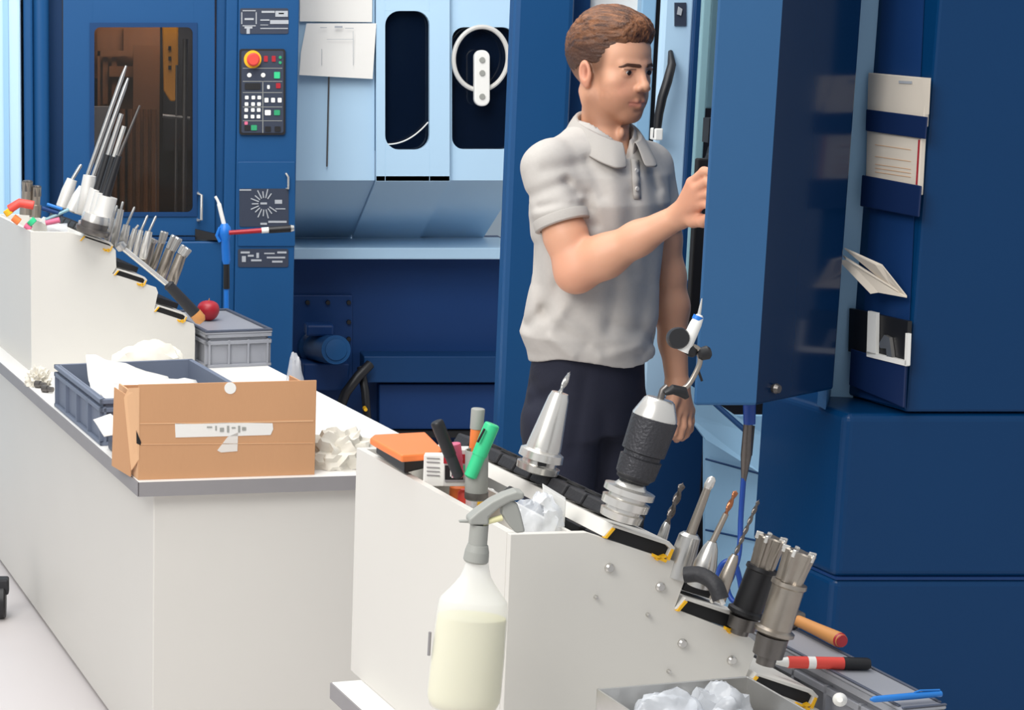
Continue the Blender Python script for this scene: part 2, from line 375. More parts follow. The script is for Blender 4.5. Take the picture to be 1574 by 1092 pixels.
d2 = MB(); hole_slab(d2, lambda u, v: P8(u, v, -0.015), 690, -170, 800, 278, 696, 42, 792, 230, 18, T3); d2 = d2.build('sliding_door', 'sky_blue', PM, bevel=0.003)
MB().prism([P8(692, 38, -0.06), P8(797, 38, -0.06), P8(797, 234, -0.06), P8(692, 234, -0.06)], (0, 0.006, 0)).build('window_pane', 'glass_dark', d2)
MB().box(P8(640, 60, -0.5) + Vector((0, 0, 0.25)), 2.0, 0.02, 1.45).build('enclosure_wall', 'interior_dark', PM)
# spin-clear ring and pale arm in the right window
ring = MB(); c = P8(739, 90, 0.0); pts = [c + Vector((math.cos(a)*41*mpp(YM), 0, math.sin(a)*47*mpp(YM))) for a in [2*math.pi*k/48 for k in range(49)]]
ring.tube(pts, 0.0095, 8, cap=False).build('glazing_ring', 'grey_label', d2, smooth=True)
mb = MB(); mb.prism([P8(739 + a, b, 0.03) for a, b in rrect(-12, 77, 12, 163, 11, 8)], (0, 0.03, 0)); mb.build('wiper_arm', 'white_plastic', d2, bevel=0.006)
mb = MB()
for v in (92, 112, 148): MB().lathe(P8(739, v, 0.03), P8(739, v, 0.036), [(0, 0.012), (1, 0.011)], 12).build('screw_head', 'grey_plastic', d2, smooth=True)
mb = MB(); pts = [P8(594+64*k/16, 222 - 34*(k/16)**2.2, 0.0) for k in range(17)]; mb.tube(pts, 0.003, 6); mb.build('cable', 'white_plastic', d1, smooth=True)
mb = MB().tube([P8(505, 118, 0.012), P8(502, 256, 0.012)], 0.0035, 8); mb.build('pull_rod', 'steel_dark', PM, smooth=True)
# inward sloping skirt
z278 = A(600, 278, YM).z; z370 = A(600, 366, 8.7).z
def skirt(name, u0, u1, dy=0.0):
    x0, x1 = A(u0, 278, YM).x, A(u1, 278, YM).x
    mb = MB().add([(x0, YM+dy, z278), (x1, YM+dy, z278), (x1, 8.7+dy, z370-0.0), (x0, 8.7+dy, z370), (x0, YM+dy, z278+0.02), (x1, YM+dy, z278+0.02), (x1, 8.72+dy, z370+0.02), (x0, 8.72+dy, z370+0.02)],
                  [[0, 1, 2, 3], [4, 5, 6, 7], [0, 1, 5, 4], [1, 2, 6, 5], [2, 3, 7, 6], [3, 0, 4, 7]])
    return mb.build(name, 'sky_blue', PM)
skirt('skirt_panel', 440, 576, 0.012); skirt('skirt_panel', 577, 690, -0.02); skirt('skirt_panel', 690.5, 800, 0.02)
xa, xb = A(446, 385, 8.3).x, A(800, 385, 8.3).x
zt = A(600, 381, 8.3).z; zb = A(600, 399, 8.3).z
MB().box(((xa+xb)/2, 8.52, (zt+zb)/2), xb-xa, 0.44, zt-zb).build('ledge', 'sky_blue', PM, bevel=0.006)
YB = 8.5
PB = lambda u, v, d=0: A(u, v, YB) + Vector((0, -d, 0))
MB().prism([PB(430, 380), PB(800, 380), PB(800, 685), PB(430, 685)], (0, 0.5, 0)).build('base_panel', 'navy', PM)
MB().prism([PB(447, 453, 0.02), PB(541, 453, 0.02), PB(541, 600, 0.02), PB(447, 600, 0.02)], (0, 0.02, 0)).build('motor_plate', 'navy', PM, bevel=0.004)
mb = MB()
for u, v in ((472, 464), (503, 464), (535, 464), (535, 494), (535, 520)): MB().lathe(PB(u, v, 0.02), PB(u, v, 0.035), [(0, 0.011), (1, 0.010)], 6).build('bolt', 'black', PM)
mt = MB().lathe(PB(480, 534, 0.0), A(516, 538, YB-0.30), [(0, 0.075), (0.15, 0.08), (0.2, 0.066), (0.95, 0.064), (1, 0.058)], 28, flute=28, fa=0.06).build('motor', 'blue_dark', PM, smooth=True)
MB().lathe(A(516, 538, YB-0.30), A(517, 538, YB-0.325), [(0, 0.062), (0.6, 0.062), (0.62, 0.045), (0.9, 0.045), (1, 0.02)], 28).build('motor_cap', 'blue', mt, smooth=True)
MB().box(A(490, 506, YB-0.16), 0.12, 0.10, 0.05).build('junction_box', 'navy', mt, bevel=0.01)
MB().box(A(498, 575, YB-0.10), 0.20, 0.16, 0.12).build('motor_foot', 'navy', mt, bevel=0.008)
MB().prism([PB(553, 540, 0.14), PB(800, 540, 0.14), PB(800, 580, 0.14), PB(553, 580, 0.14)], (0, 0.14, 0)).build('cross_beam', 'blue_dark', PM, bevel=0.005)
MB().prism([PB(579, 586, 0.08), PB(800, 586, 0.08), PB(800, 655, 0.08), PB(579, 655, 0.08)], (0, 0.08, 0)).build('drawer_front', 'navy', PM, bevel=0.005)
MB().prism([PB(520, 657, 0.10), PB(800, 657, 0.10), PB(800, 666, 0.10), PB(520, 666, 0.10)], (0, 0.1, 0)).build('kick_plate', 'black_matte', PM)
mb = MB()
mb.tube([PB(560, 550, 0.18), PB(540, 566, 0.22), PB(522, 590, 0.22), PB(512, 620, 0.2)], 0.022, 12)
mb.tube([PB(548, 556, 0.15), PB(552, 590, 0.2), PB(556, 640, 0.2)], 0.018, 12)
mb.build('hose', 'black', PM, smooth=True)
MB().lathe(PB(550, 613, 0.26), PB(550, 613, 0.22), [(0, 0.008), (1, 0.009)], 12).build('hose_clip', 'yellow', PM, smooth=True)
# paper sheets on the pale machine
o = MB().add([P8(461, -60, 0.012), P8(572, -60, 0.012), P8(571, 34, 0.016), P8(460, 33, 0.02)], [[0, 1, 2, 3]]).build('paper_sheet', 'paper', solid=0.002)
tag(o, 'white paper sheet taped on the pale machine, cut off by the top of the picture', 'paper', 'sheets taped on the pale machine')
o = MB().add([P8(470, 36, 0.03), P8(577, 36, 0.026), P8(570, 121, 0.05), P8(458, 115, 0.05), P8(461, 80, 0.04)], [[0, 1, 2, 3, 4]]).build('paper_sheet', 'paper', solid=0.002)
tag(o, 'large white drawing sheet hanging skewed under the cut off sheet on the pale machine', 'paper', 'sheets taped on the pale machine')
mb = MB(); 
for (a, b, c, d) in ((512, 40, 524, 43), (490, 42, 500, 43), (528, 43, 541, 44), (500, 60, 540, 60.6), (492, 75, 492.6, 100), (540, 48, 540.6, 100)):
    mb.prism([P8(q, r, 0.054) for q, r in ((a, b), (c, b), (c, d), (a, d))], (0, 0.001, 0))
mb.build('drawing_line', 'decal_mark', o)

# ================================================================ RIGHT MACHINE: blue column, pale pillar, door, cabinet
RM = thing('machine_tool', 'large dark blue machine on the right with a half open door the man reaches behind', 'machine', (1.9, 4.6, 0))
YC = 5.2
def PCc(u, v, Y=YC): return A(u, v, Y)
def upr(name, mt, u0, u1, Y, z0=-0.055, z1=2.5, th=0.05, vref=50, par=None, bevel=0.004):
    """upright panel between two pixel columns (read at the horizon line) at distance Y"""
    x0, x1 = A(u0, vref, Y).x, A(u1, vref, Y).x
    return MB().box(((x0+x1)/2, Y+th/2, (z0+z1)/2), x1-x0, th, z1-z0).build(name, mt, par or RM, bevel=bevel)
upr('rear_column', 'blue', 790, 882, 5.2, th=0.08, bevel=0.015)
upr('column_recess', 'blue_dark', 880, 906, 5.3, th=0.4)
upr('pale_panel', 'white_plastic', 905, 986, 5.34, z0=1.2, th=0.03)
upr('rear_panel', 'blue_dark', 905, 1120, 5.55, z1=1.2, th=0.03)
upr('pale_panel', 'sky_blue_mid', 984, 1007, 5.30, z0=0.9, th=0.05)
upr('seal_strip', 'black', 1004, 1019, 5.32, z0=0.9, th=0.03)
upr('front_pillar', 'sky_blue', 1016, 1068, 5.12, z0=0.6, th=0.03, bevel=0.012)
upr('door_rail', 'blue_dark', 1066, 1078, 5.1, z0=0.6, th=0.04)
upr('glass_strip', 'teal_glass', 1078, 1092, 5.0, z0=0.9, th=0.02)
upr('interior_wall', 'interior_dark', 1088, 1300, 5.6, th=0.03)
upr('inner_panel', 'teal_glass', 1091, 1104, 5.3, z0=1.55, th=0.02)
# curved black pull handle on the pillar
hp = [A(u, v, 5.06) for u, v in ((1041, 80), (1036, 100), (1026, 125), (1018, 150), (1013, 175), (1009, 212))]
for k, p in enumerate(hp): p.y += (0.06, 0.02, 0, 0, 0, 0.0)[k]
MB().tube(hp, [0.006, 0.011, 0.012, 0.012, 0.011, 0.009], 14).build('pull_handle', 'black', RM, smooth=True)
MB().box(A(1009, 206, 5.07), 0.02, 0.05, 0.03).build('handle_mount', 'white_plastic', RM, bevel=0.003)
lb = MB().prism([A(u, v, 5.115) for u, v in ((1037, 4), (1055, 4), (1055, 40), (1037, 40))], (0, 0.003, 0)).build('warning_label', 'decal', RM)
MB().prism([A(u, v, 5.110) for u, v in ((1043, 10), (1049, 14), (1047, 24), (1041, 22))], (0, 0.003, 0)).build('printed_mark', 'decal_mark', lb)
# chuck jaws seen in the gap beside the hand
mb = MB(); mb.lathe(A(1086, 250, 4.9), A(1110, 250, 4.9), [(0, 0.02), (0.3, 0.03), (0.31, 0.05), (1, 0.05)], 16); mb.box(A(1094, 200, 4.9), 0.03, 0.05, 0.06); mb.lathe(A(1070, 252, 4.9), A(1090, 252, 4.9), [(0, 0.008), (1, 0.012)], 10)
mb.build('tool_carrier', 'black', RM, smooth=True)
upr('dark_seal', 'black_matte', 1085, 1102, 4.6, z0=1.05, z1=1.46, th=0.03)
# skirt between column and cabinet
mb = MB(); mb.prism([A(1040, 432, 4.75), A(1130, 432, 4.75), A(1130, 615, 4.75), A(1062, 600, 4.75), A(1044, 560, 4.75)], (0, 0.03, 0)); mb.build('apron_panel', 'blue_door', RM)
mb = MB(); mb.prism([A(1058, 590, 4.72), A(1180, 672, 4.42), A(1180, 735, 4.42), A(1085, 676, 4.66), A(1058, 640, 4.74)], (0, 0.02, 0)); mb.build('chute_lip', 'sky_blue_mid', RM)
mb = MB(); mb.prism([A(1084, 640, 4.78), A(1180, 640, 4.6), A(1180, 1010, 4.6), A(1084, 1010, 4.78)], (0, 0.02, 0)); ch = mb.build('chute_panel', 'sky_blue_mid', RM)
mb = MB()
for v0, v1 in ((660, 690), (706, 732), (815, 835)):
    MB().tube([A(1085, v0, 4.765), A(1180, v1, 4.585)], 0.003, 6).build('panel_seam', 'blue_dark', ch)
MB().tube([A(1098, 620, 4.40), A(1152, 668, 4.35)], 0.006, 8).build('cable', 'blue_dark', RM, smooth=True)
upr('lower_recess', 'blue_dark', 985, 1120, 4.95, z1=0.82, th=0.05)

# the angled door
P0 = Vector((1.322, 3.85)); P1 = Vector((1.545, 4.03))
plan = [(1.196, 3.85), (P0.x, P0.y), (P1.x, P1.y), (1.525, 4.06), (1.314, 3.89), (1.208, 3.875)]
zd0 = A(1169, 624, 3.85).z
dm = MB()
dm.plan(plan, zd0, 2.45)
dm.m = [0]*len(dm.m); dm.m[3] = 1  # angled face gets a darker blue that paints in its shade
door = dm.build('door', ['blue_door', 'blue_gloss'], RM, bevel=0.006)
nrm = Vector((0.628, -0.778, 0))
kp0 = RP(1188, 597, Vector((P0.x, P0.y, 1)), nrm)
MB().lathe(kp0, kp0 + nrm*0.015, [(0, 0.008), (0.5, 0.011), (1, 0.008)], 14).build('door_stop', 'steel_dark', door, smooth=True)
# base cabinet
C0 = Vector((1.564, 4.0))
def cpt(s, t, z=0): return (C0.x + Wd.x*0 + s, C0.y + 0, z)
back = Vector((-0.24, 1.0)) * 0.30
def cabplan(ox=0.0): return [(C0.x+ox, C0.y), (3.2, C0.y), (3.2, C0.y+0.6), (C0.x+0.05, C0.y+0.6), (C0.x+back.x+ox, C0.y+back.y)]
zc0 = A(1301, 637, 4.0).z; zs = A(1301, 890, 4.0).z
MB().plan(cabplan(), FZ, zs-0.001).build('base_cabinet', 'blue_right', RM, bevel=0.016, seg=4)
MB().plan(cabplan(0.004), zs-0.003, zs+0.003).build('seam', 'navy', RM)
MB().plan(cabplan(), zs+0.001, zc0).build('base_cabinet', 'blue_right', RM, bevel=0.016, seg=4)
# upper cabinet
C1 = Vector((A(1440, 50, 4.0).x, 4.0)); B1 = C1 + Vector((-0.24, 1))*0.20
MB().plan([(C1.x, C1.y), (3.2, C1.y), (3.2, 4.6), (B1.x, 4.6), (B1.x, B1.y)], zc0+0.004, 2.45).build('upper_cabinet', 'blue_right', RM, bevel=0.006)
MB().plan([(P1.x-0.01, P1.y+0.01), (B1.x-0.035, B1.y), (B1.x-0.035, B1.y+0.04), (P1.x-0.01, P1.y+0.06)], zc0, 2.45).build('corner_post', 'blue_door', RM, bevel=0.003)
MB().plan([(B1.x-0.045, B1.y+0.005), (B1.x+0.01, B1.y-0.01), (B1.x+0.01, B1.y+0.04), (B1.x-0.04, B1.y+0.04)], zc0, 2.45).build('corner_post', 'sky_blue_mid', RM)
# narrow side wall with holders
nW = Vector((-0.972, -0.2334, 0)); WP = Vector((C1.x, C1.y, 1.0))
def W(u, v, off=0.0): return RP(u, v, WP + nW*off, nW)
MB().prism([W(1430, -200, 0.002), W(1368, -200, 0.002), W(1322, 610, 0.002), W(1392, 628, 0.002)], nW*0.002).build('side_liner', 'navy', RM)
def pocket(name, q, off, th, mt, label=None):
    return MB().prism([W(u, v, off) for u, v in q], nW*th).build(name, mt, RM, bevel=0.002)
pocket('document_strap', [(1333, 168), (1427, 180), (1424, 214), (1332, 201)], 0.024, 0.003, 'navy_pocket')
pocket('document_pocket', [(1327, 269), (1418, 286), (1414, 334), (1324, 317)], 0.024, 0.004, 'navy_pocket')
pocket('document_pocket', [(1310, 536), (1394, 562), (1391, 627), (1307, 592)], 0.020, 0.004, 'navy_pocket')
def book(q, off, th, lab):
    o = MB().prism([W(u, v, off) for u, v in q], nW*th).build('booklet', 'cream', bevel=0.0015, org=W(*q[3], off))
    return tag(o, lab, 'booklet', 'booklets in the side holders')
b1 = book([(1342, 112), (1431, 120), (1427, 195), (1340, 183)], 0.008, 0.012, 'cream booklet behind the upper dark strap on the blue machine')
MB().prism([W(u, v, 0.021) for u, v in ((1382, 124), (1402, 125), (1402, 129), (1382, 128))], nW*0.001).build('printed_line', 'decal_mark', b1)
MB().prism([W(u, v, 0.0205) for u, v in ((1417, 119), (1431, 120), (1428, 176), (1423, 176))], nW*0.002).build('folded_corner', 'cream', b1)
b2 = book([(1340, 196), (1424, 208), (1419, 300), (1338, 285)], 0.008, 0.012, 'cream booklet with a red edge line standing in the lower pocket under the strap')
MB().prism([W(u, v, 0.021) for u, v in ((1412, 215), (1414, 215), (1410, 284), (1408, 284))], nW*0.001).build('red_line', 'red', b2)
mb = MB()
for v in (222, 240, 252, 258, 264): mb.prism([W(a, b, 0.021) for a, b in ((1345, v), (1400, v+8), (1400, v+8.8), (1345, v+0.8))], nW*0.0005)
mb.build('printed_line', 'cardboard_edge', b2)
# opened brochure lying out of the holder
def fr(u, v, off): return W(u, v, off)
mb = MB()
mb.prism([fr(1298, 383, 0.10), fr(1345, 407, 0.07), fr(1356, 409, 0.06), fr(1394, 457, 0.02), fr(1375, 448, 0.03)], Vector((0, 0, 0.003)))
mb.prism([fr(1290, 402, 0.10), fr(1300, 402, 0.09), fr(1375, 447, 0.028), fr(1394, 458, 0.022), fr(1350, 450, 0.05), fr(1338, 452, 0.06)], Vector((0, 0, 0.003)))
mb.prism([fr(1296, 395, 0.10), fr(1300, 399, 0.10), fr(1382, 450, 0.028), fr(1376, 446, 0.028)], Vector((0, 0, 0.004)))
o = mb.build('brochure', 'cream'); tag(o, 'open folded brochure sticking out of the dark side recess below the booklets', 'brochure')
# black holder with a white frame
o = MB().prism([W(u, v, 0.008) for u, v in ((1312, 474), (1402, 494), (1398, 562), (1310, 540))], nW*0.01).build('document_box', 'black', org=W(1398, 562, 0.008))
tag(o, 'black box with a white open frame hanging low in the side recess', 'holder')
mb = MB(); t_ = nW*0.008
for q in ([(1339, 478), (1352, 481), (1351, 545), (1337, 545)], [(1337, 540), (1398, 555), (1398, 563), (1337, 548)], [(1397, 512), (1401, 513), (1399, 562), (1395, 561)]):
    mb.prism([W(u, v, 0.019) for u, v in q], t_)
mb.build('frame', 'white_plastic', o)
mb = MB().prism([W(u, v, 0.019) for u, v in ((1356, 528), (1364, 515), (1372, 519), (1376, 549), (1368, 548), (1367, 536), (1358, 535))], t_); mb.build('tag', 'steel', o)
# air gun with blue hose in front of the machine below the door
g = thing('air_gun', 'air line with blue cap, brass body and blue hose hanging below the machine door', 'air gun', A(1140, 850, 3.95))
MB().lathe(A(1152, 622, 3.95), A(1152, 652, 3.95), [(0, 0.013), (1, 0.012)], 14).build('hose_cap', 'hose_blue', g, smooth=True)
MB().tube([A(1150, 650, 3.95), A(1147, 700, 3.95), A(1143, 740, 3.95)], [0.009, 0.011, 0.005], 12).build('gun_body', 'carbide', g, smooth=True)
MB().tube([A(1156, 655, 3.96), A(1152, 700, 3.96)], 0.006, 8).build('gun_lever', 'black', g, smooth=True)
hz = [A(1143, 735, 3.95), A(1139, 790, 3.95), A(1136, 850, 3.93), A(1126, 885, 3.9), A(1118, 905, 3.88), A(1128, 925, 3.86), A(1140, 915, 3.85), A(1130, 868, 3.84), A(1112, 866, 3.84), A(1104, 890, 3.85), A(1108, 960, 3.86)]
MB().tube(spline(hz), 0.0055, 10).build('hose', 'hose_blue', g, smooth=True)

# ================================================================ LONG BENCH
ZB = 0.70
FL = Vector((0.098, 4.528)); FR = Vector((0.917, 4.640)); L2 = Vector((L.x, L.y)); W2 = Vector((Wd.x, Wd.y))
bench = thing('workbench', 'long white workbench with a grey front edge carrying the cardboard carton', 'workbench', (0.25, 5.6, 0))
MB().plan([FL, FR, FR + L2*2.15, FL + L2*2.25], ZB-0.036, ZB).build('worktop', 'bench_top', bench, bevel=0.002)
e = MB(); fo = -L2*0.004
e.plan([FL+fo, FR+fo, FR+fo*0.2, FL+fo*0.2], ZB-0.036, ZB-0.001); e.plan([FL - W2*0.003 - L2*0.003, FL, FL + L2*2.25, FL - W2*0.003 + L2*2.25], ZB-0.036, ZB-0.001)
e.build('edge_band', 'edge_grey', bench)
b0 = FL + W2*0.045 + L2*0.03; b1_ = FR + L2*0.03 - W2*0.03
MB().plan([b0, b1_, b1_ + L2*2.05, b0 + L2*2.15], FZ+0.012, ZB-0.037).build('cabinet_body', 'bench_white', bench, bevel=0.003)
MB().plan([b0 + W2*0.02 + L2*0.02, b1_, b1_ + L2*2.0, b0 + L2*2.1 + W2*0.02], FZ, FZ+0.014).build('plinth', 'black_matte', bench)
def on(u, v, z=ZB): return Zp(u, v, z)
def box_lw(mb, c, w, l, z0, z1):                        # box with corner c, w along the bench width, l along its length
    c = Vector((c[0], c[1])); return mb.plan([c, c + W2*w, c + W2*w + L2*l, c + L2*l], z0, z1)
def euro_crate(name, label, c, w, l, h, z, mt='crate', lid=False, ribs=5, group=None, rw=0.012):
    c = Vector((c[0], c[1])); r = thing(name, label, 'crate', (c.x, c.y, z), group); tk = 0.006
    mb = MB(); box_lw(mb, c, w, l, z, z+0.006)
    for (o, ww, ll) in ((W2*0, w, tk), (L2*(l-tk), w, tk), (W2*0, tk, l), (W2*(w-tk), tk, l)): box_lw(mb, c+o, ww, ll, z, z+h)
    ms = mb; mb = MB()
    for zz in (z+h-0.012, z+h-0.034, z+0.0):
        q = 0.010
        for (o, ww, ll) in ((-W2*q-L2*q, w+2*q, q), (-W2*q+L2*l, w+2*q, q), (-W2*q-L2*q, q, l+2*q), (W2*w-L2*q, q, l+2*q)): box_lw(mb, c+o, ww, ll, zz, zz+(0.012 if zz > z+0.01 else 0.01))
    mb.build('rim', mt, r, bevel=0.0015)
    mb = ms; n = ribs
    for k in range(n+1): box_lw(mb, c + L2*(l-0.006)*k/n - W2*0.010, 0.010, 0.006, z+0.01, z+h-0.02); box_lw(mb, c + L2*(l-0.006)*k/n + W2*w, 0.010, 0.006, z+0.01, z+h-0.02)
    for k in range(4): box_lw(mb, c + W2*(w-0.006)*k/3 - L2*0.010, 0.006, 0.010, z+0.01, z+h-0.02)
    mb.build('shell', mt, r)
    if lid:
        mb = MB(); box_lw(mb, c - W2*0.012 - L2*0.012, w+0.024, l+0.024, z+h, z+h+0.006); lo = mb.build('lid', 'lid_grey', r, bevel=0.003)
        mb = MB(); zz = z+h+0.006
        for (o, ww, ll) in ((-W2*0.012-L2*0.012, w+0.024, rw), (-W2*0.012+L2*(l+0.012-rw), w+0.024, rw), (-W2*0.012, rw, l), (W2*(w+0.012-rw), rw, l)): box_lw(mb, c+o, ww, ll, zz, zz+rw*0.58)
        mb.build('lid_rim', 'crate_dark', lo, bevel=0.002)
    return r
cr = on(153, 685)
euro_crate('euro_crate', 'open blue grey plastic crate with white papers inside on the long bench', cr + Wd*0.01, 0.39, 0.545, 0.122, ZB, ribs=4)
# papers in the crate
def sheet(label, corners, seed, group=None, mt='paper', nm='paper_sheet', n=8, amp=0.012):
    a, b, c, d = [Vector(p) for p in corners]; vs = []
    for i in range(n+1):
        for j in range(n+1):
            s_, t_ = i/n, j/n; p = a*(1-s_)*(1-t_) + b*s_*(1-t_) + c*s_*t_ + d*(1-s_)*t_
            vs.append(p + Vector((0, 0, amp*noise.noise(p*14 + Vector((seed*5, 0, 0)))*1.5 )))
    mb = MB().add(vs, [[i*(n+1)+j, (i+1)*(n+1)+j, (i+1)*(n+1)+j+1, i*(n+1)+j+1] for i in range(n) for j in range(n)])
    o = mb.build(nm, mt, solid=0.0012, smooth=True); return tag(o, label, 'paper', group)
cc_ = Vector((cr.x, cr.y, 0)) + Wd*0.02
def ic(w_, l_, z): return cc_ + Wd*w_ + L*l_ + Vector((0, 0, z))
sheet('white paper rising to a point at the top of the pile in the open crate', [ic(.03, .30, .76), ic(.26, .22, .79), ic(.28, .44, .80), ic(.06, .50, .86)], 1, 'papers in the open crate', amp=0.02)
sheet('white sheet spread wide across the pile in the open crate', [ic(.05, .05, .765), ic(.30, .08, .79), ic(.32, .32, .815), ic(.04, .30, .80)], 2, 'papers in the open crate', amp=0.02)
sheet('lowest white sheet lying under the other papers in the open crate', [ic(.01, .03, .72), ic(.33, .03, .73), ic(.35, .45, .74), ic(.01, .45, .73)], 3, 'papers in the open crate')
sheet('white paper corner sticking out beside the crate near the carton', [A(143, 645, 4.86), A(170, 638, 4.84), A(204, 668, 4.80), A(160, 672, 4.80)], 4, amp=0.004)
mb = MB(); box_lw(mb, on(176, 699) + L*0.0, 0.20, 0.07, ZB+0.0005, ZB+0.03); tag(mb.build('plastic_tray', 'crate_dark', bevel=0.004), 'low dark grey tray between the open crate and the carton', 'tray')
# cardboard box
q0 = on(213, 739); q0 = Vector((q0.x, q0.y)) + L2*0.004
cb = thing('cardboard_box', 'worn brown cardboard carton with a white round sticker and torn label', 'box', (q0.x, q0.y, ZB))
bw, bl, bh = 0.432, 0.19, 0.232; wf = (FR - FL).normalized()
def cbp(s_, t_, z): p = q0 + wf*s_ + L2*t_; return Vector((p.x, p.y, z))
def cpanel(name, a, b, z0, z1, th, mt='cardboard', dz=0.0, par=cb):
    mb = MB(); p0, p1 = cbp(*a, z0), cbp(*b, z0); h = z1 - z0
    mb.prism([p0, p1, p1 + Vector((0, 0, h+dz)), p0 + Vector((0, 0, h))], th); return mb.build(name, mt, par, bevel=0.0008)
tF = Vector((L.x, L.y, 0))*0.004; tW = Vector((wf.x, wf.y, 0))*0.004
front = cpanel('front_wall', (0, 0), (bw, 0), ZB, ZB+bh, tF)
cpanel('rear_wall', (0, bl), (bw, bl), ZB, ZB+bh-0.035, tF); cpanel('end_wall', (bw-0.004, 0.004), (bw-0.004, bl), ZB, ZB+bh-0.02, tW)
cpanel('end_wall', (0, 0.004), (0, bl), ZB, ZB+bh-0.03, tW, 'cardboard_edge'); cpanel('base', (0.004, 0.004), (bw-0.004, 0.004), ZB, ZB+0.004, Vector((L.x, L.y, 0))*(bl-0.008))
mb = MB().prism([cbp(0.0, -0.001, ZB+0.225), cbp(0.0, -0.001, ZB+0.05), cbp(-0.012, 0.02, ZB+0.02), cbp(-0.020, 0.06, ZB+0.19), cbp(-0.012, 0.05, ZB+0.215)], tW*0.6); mb.build('torn_flap', 'cardboard_edge', cb)
mb = MB().prism([cbp(-0.012, 0.03, ZB+0.002), cbp(-0.03, 0.14, ZB+0.006), cbp(-0.022, 0.15, ZB+0.20), cbp(-0.004, 0.05, ZB+0.19)], tW*0.6); mb.build('torn_flap', 'cardboard', cb)
def fpx(u, v, d=0.0): n_ = Vector((L.x, L.y, 0)); return RP(u, v, cbp(0, -d, ZB), Vector((-wf.y, wf.x, 0)))
def fpatch(name, pts, mt, d=0.0012, th=0.001): 
    return MB().prism([fpx(u, v, d) for u, v in pts], Vector((L.x, L.y, 0))*th).build(name, mt, front)
fpatch('round_sticker', [(354+9*math.cos(a), 597+9*math.sin(a)) for a in [2*math.pi*k/24 for k in range(24)]], 'white_plastic')
lab_ = fpatch('paper_label', [(269, 651), (300, 652), (345, 650), (419, 651), (420, 660), (416, 669), (350, 671), (270, 673)], 'paper')
mb = MB()
for a, b, c, d in ((318, 656, 326, 658), (331, 655, 333, 662), (338, 658, 344, 664), (349, 655, 352, 665), (356, 657, 362, 659), (366, 655, 369, 665), (372, 657, 378, 662)):
    mb.prism([fpx(q, r, 0.0028) for q, r in ((a, b), (c, b), (c, d), (a, d))], Vector((L.x, L.y, 0))*0.0004)
mb.build('printed_mark', 'grey_plastic', lab_)
fpatch('tape_strip', [(350, 672), (366, 665), (365, 694), (340, 696), (334, 693)], 'tape')
fpatch('tear_line', [(215, 651), (300, 650), (482, 646), (482, 648.5), (300, 652), (215, 652.5)], 'cardboard_edge')
fpatch('crease_line', [(213, 683), (482, 681), (482, 682.2), (213, 684.2)], 'cardboard_edge')
fpatch('tear_gap', [(209.5, 662), (217, 680), (216, 685), (210, 682)], 'black_matte')
# soft things on the bench
o = crumple('plastic_bag', 'cloth', on(228, 594), 0.25, 0.16, 0.15, 3, amp=0.18, freq=1.4, smooth=True); tag(o, 'cream cloth bundle behind the open crate against the tool rack', 'cloth')
o = crumple('plastic_bag', 'film', cbp(bw+0.03, bl*0.9+0.07, ZB), 0.065, 0.06, 0.27, 5, amp=0.10, freq=1.3, smooth=True); tag(o, 'upright crumpled clear bag behind the right end of the carton', 'bag')
o = crumple('plastic_bag', 'cloth', on(522, 718), 0.20, 0.10, 0.10, 8, amp=0.32, freq=1.9, smooth=True); tag(o, 'crumpled white bag lying right of the carton by the bench edge', 'bag')
o = crumple('plastic_bag', 'film', on(538, 700), 0.15, 0.14, 0.055, 9, amp=0.5, freq=2.8); tag(o, 'flat clear plastic film behind the crumpled white bag', 'bag')
o = crumple('cloth_rag', 'cloth', on(58, 592), 0.09, 0.09, 0.06, 11, amp=0.5, freq=2.6); tag(o, 'small crumpled rag at the left rear corner of the open crate', 'rag')
for k, (u, v) in enumerate(((44, 582), (55, 596), (66, 603))):
    a = on(u, v); o = MB().lathe(a + Vector((0, 0, 0.011)), a + Vector((0.03, -0.02, 0.011)), [(0, 0.011), (0.5, 0.011), (0.55, 0.008), (1, 0.008)], 12).build('metal_fitting', 'steel_dark', smooth=True)
    tag(o, ['grey metal fitting farthest along the bench edge by the rag', 'grey metal fitting in the middle of the three by the rag', 'grey metal fitting nearest the crate corner by the rag'][k], 'fitting', 'fittings at the bench edge')
# crate with lid and apple
cl = on(309, 566) + Wd*0.022
euro_crate('euro_crate', 'closed grey lidded crate at the far bench edge under the red apple', cl, 0.20, 0.46, 0.108, ZB, mt='lid_grey', lid=True, ribs=4)
ap = on(320, 493, ZB+0.108+0.006) 
apple = thing('apple', 'shiny red apple resting on the lidded grey crate', 'apple', ap)
mb = MB(); pr = []
for k in range(17):
    t_ = math.pi*k/16; pr.append((0.5 - 0.5*math.cos(t_)*(1 if t_ < math.pi/2 else 0.9) , 0.037*math.sin(t_)**0.8*(1+0.08*math.cos(math.pi - t_))))
pr = pr[:-1] + [(0.90, 0.006), (0.87, 0.001)]
mb.lathe(ap, ap + Vector((0, 0, 0.07)), pr, 28); mb.build('flesh', 'red', apple, smooth=True)
MB().tube([ap + Vector((0, 0, 0.058)), ap + Vector((0.003, 0, 0.074))], 0.0016, 6).build('stalk', 'wood', apple)

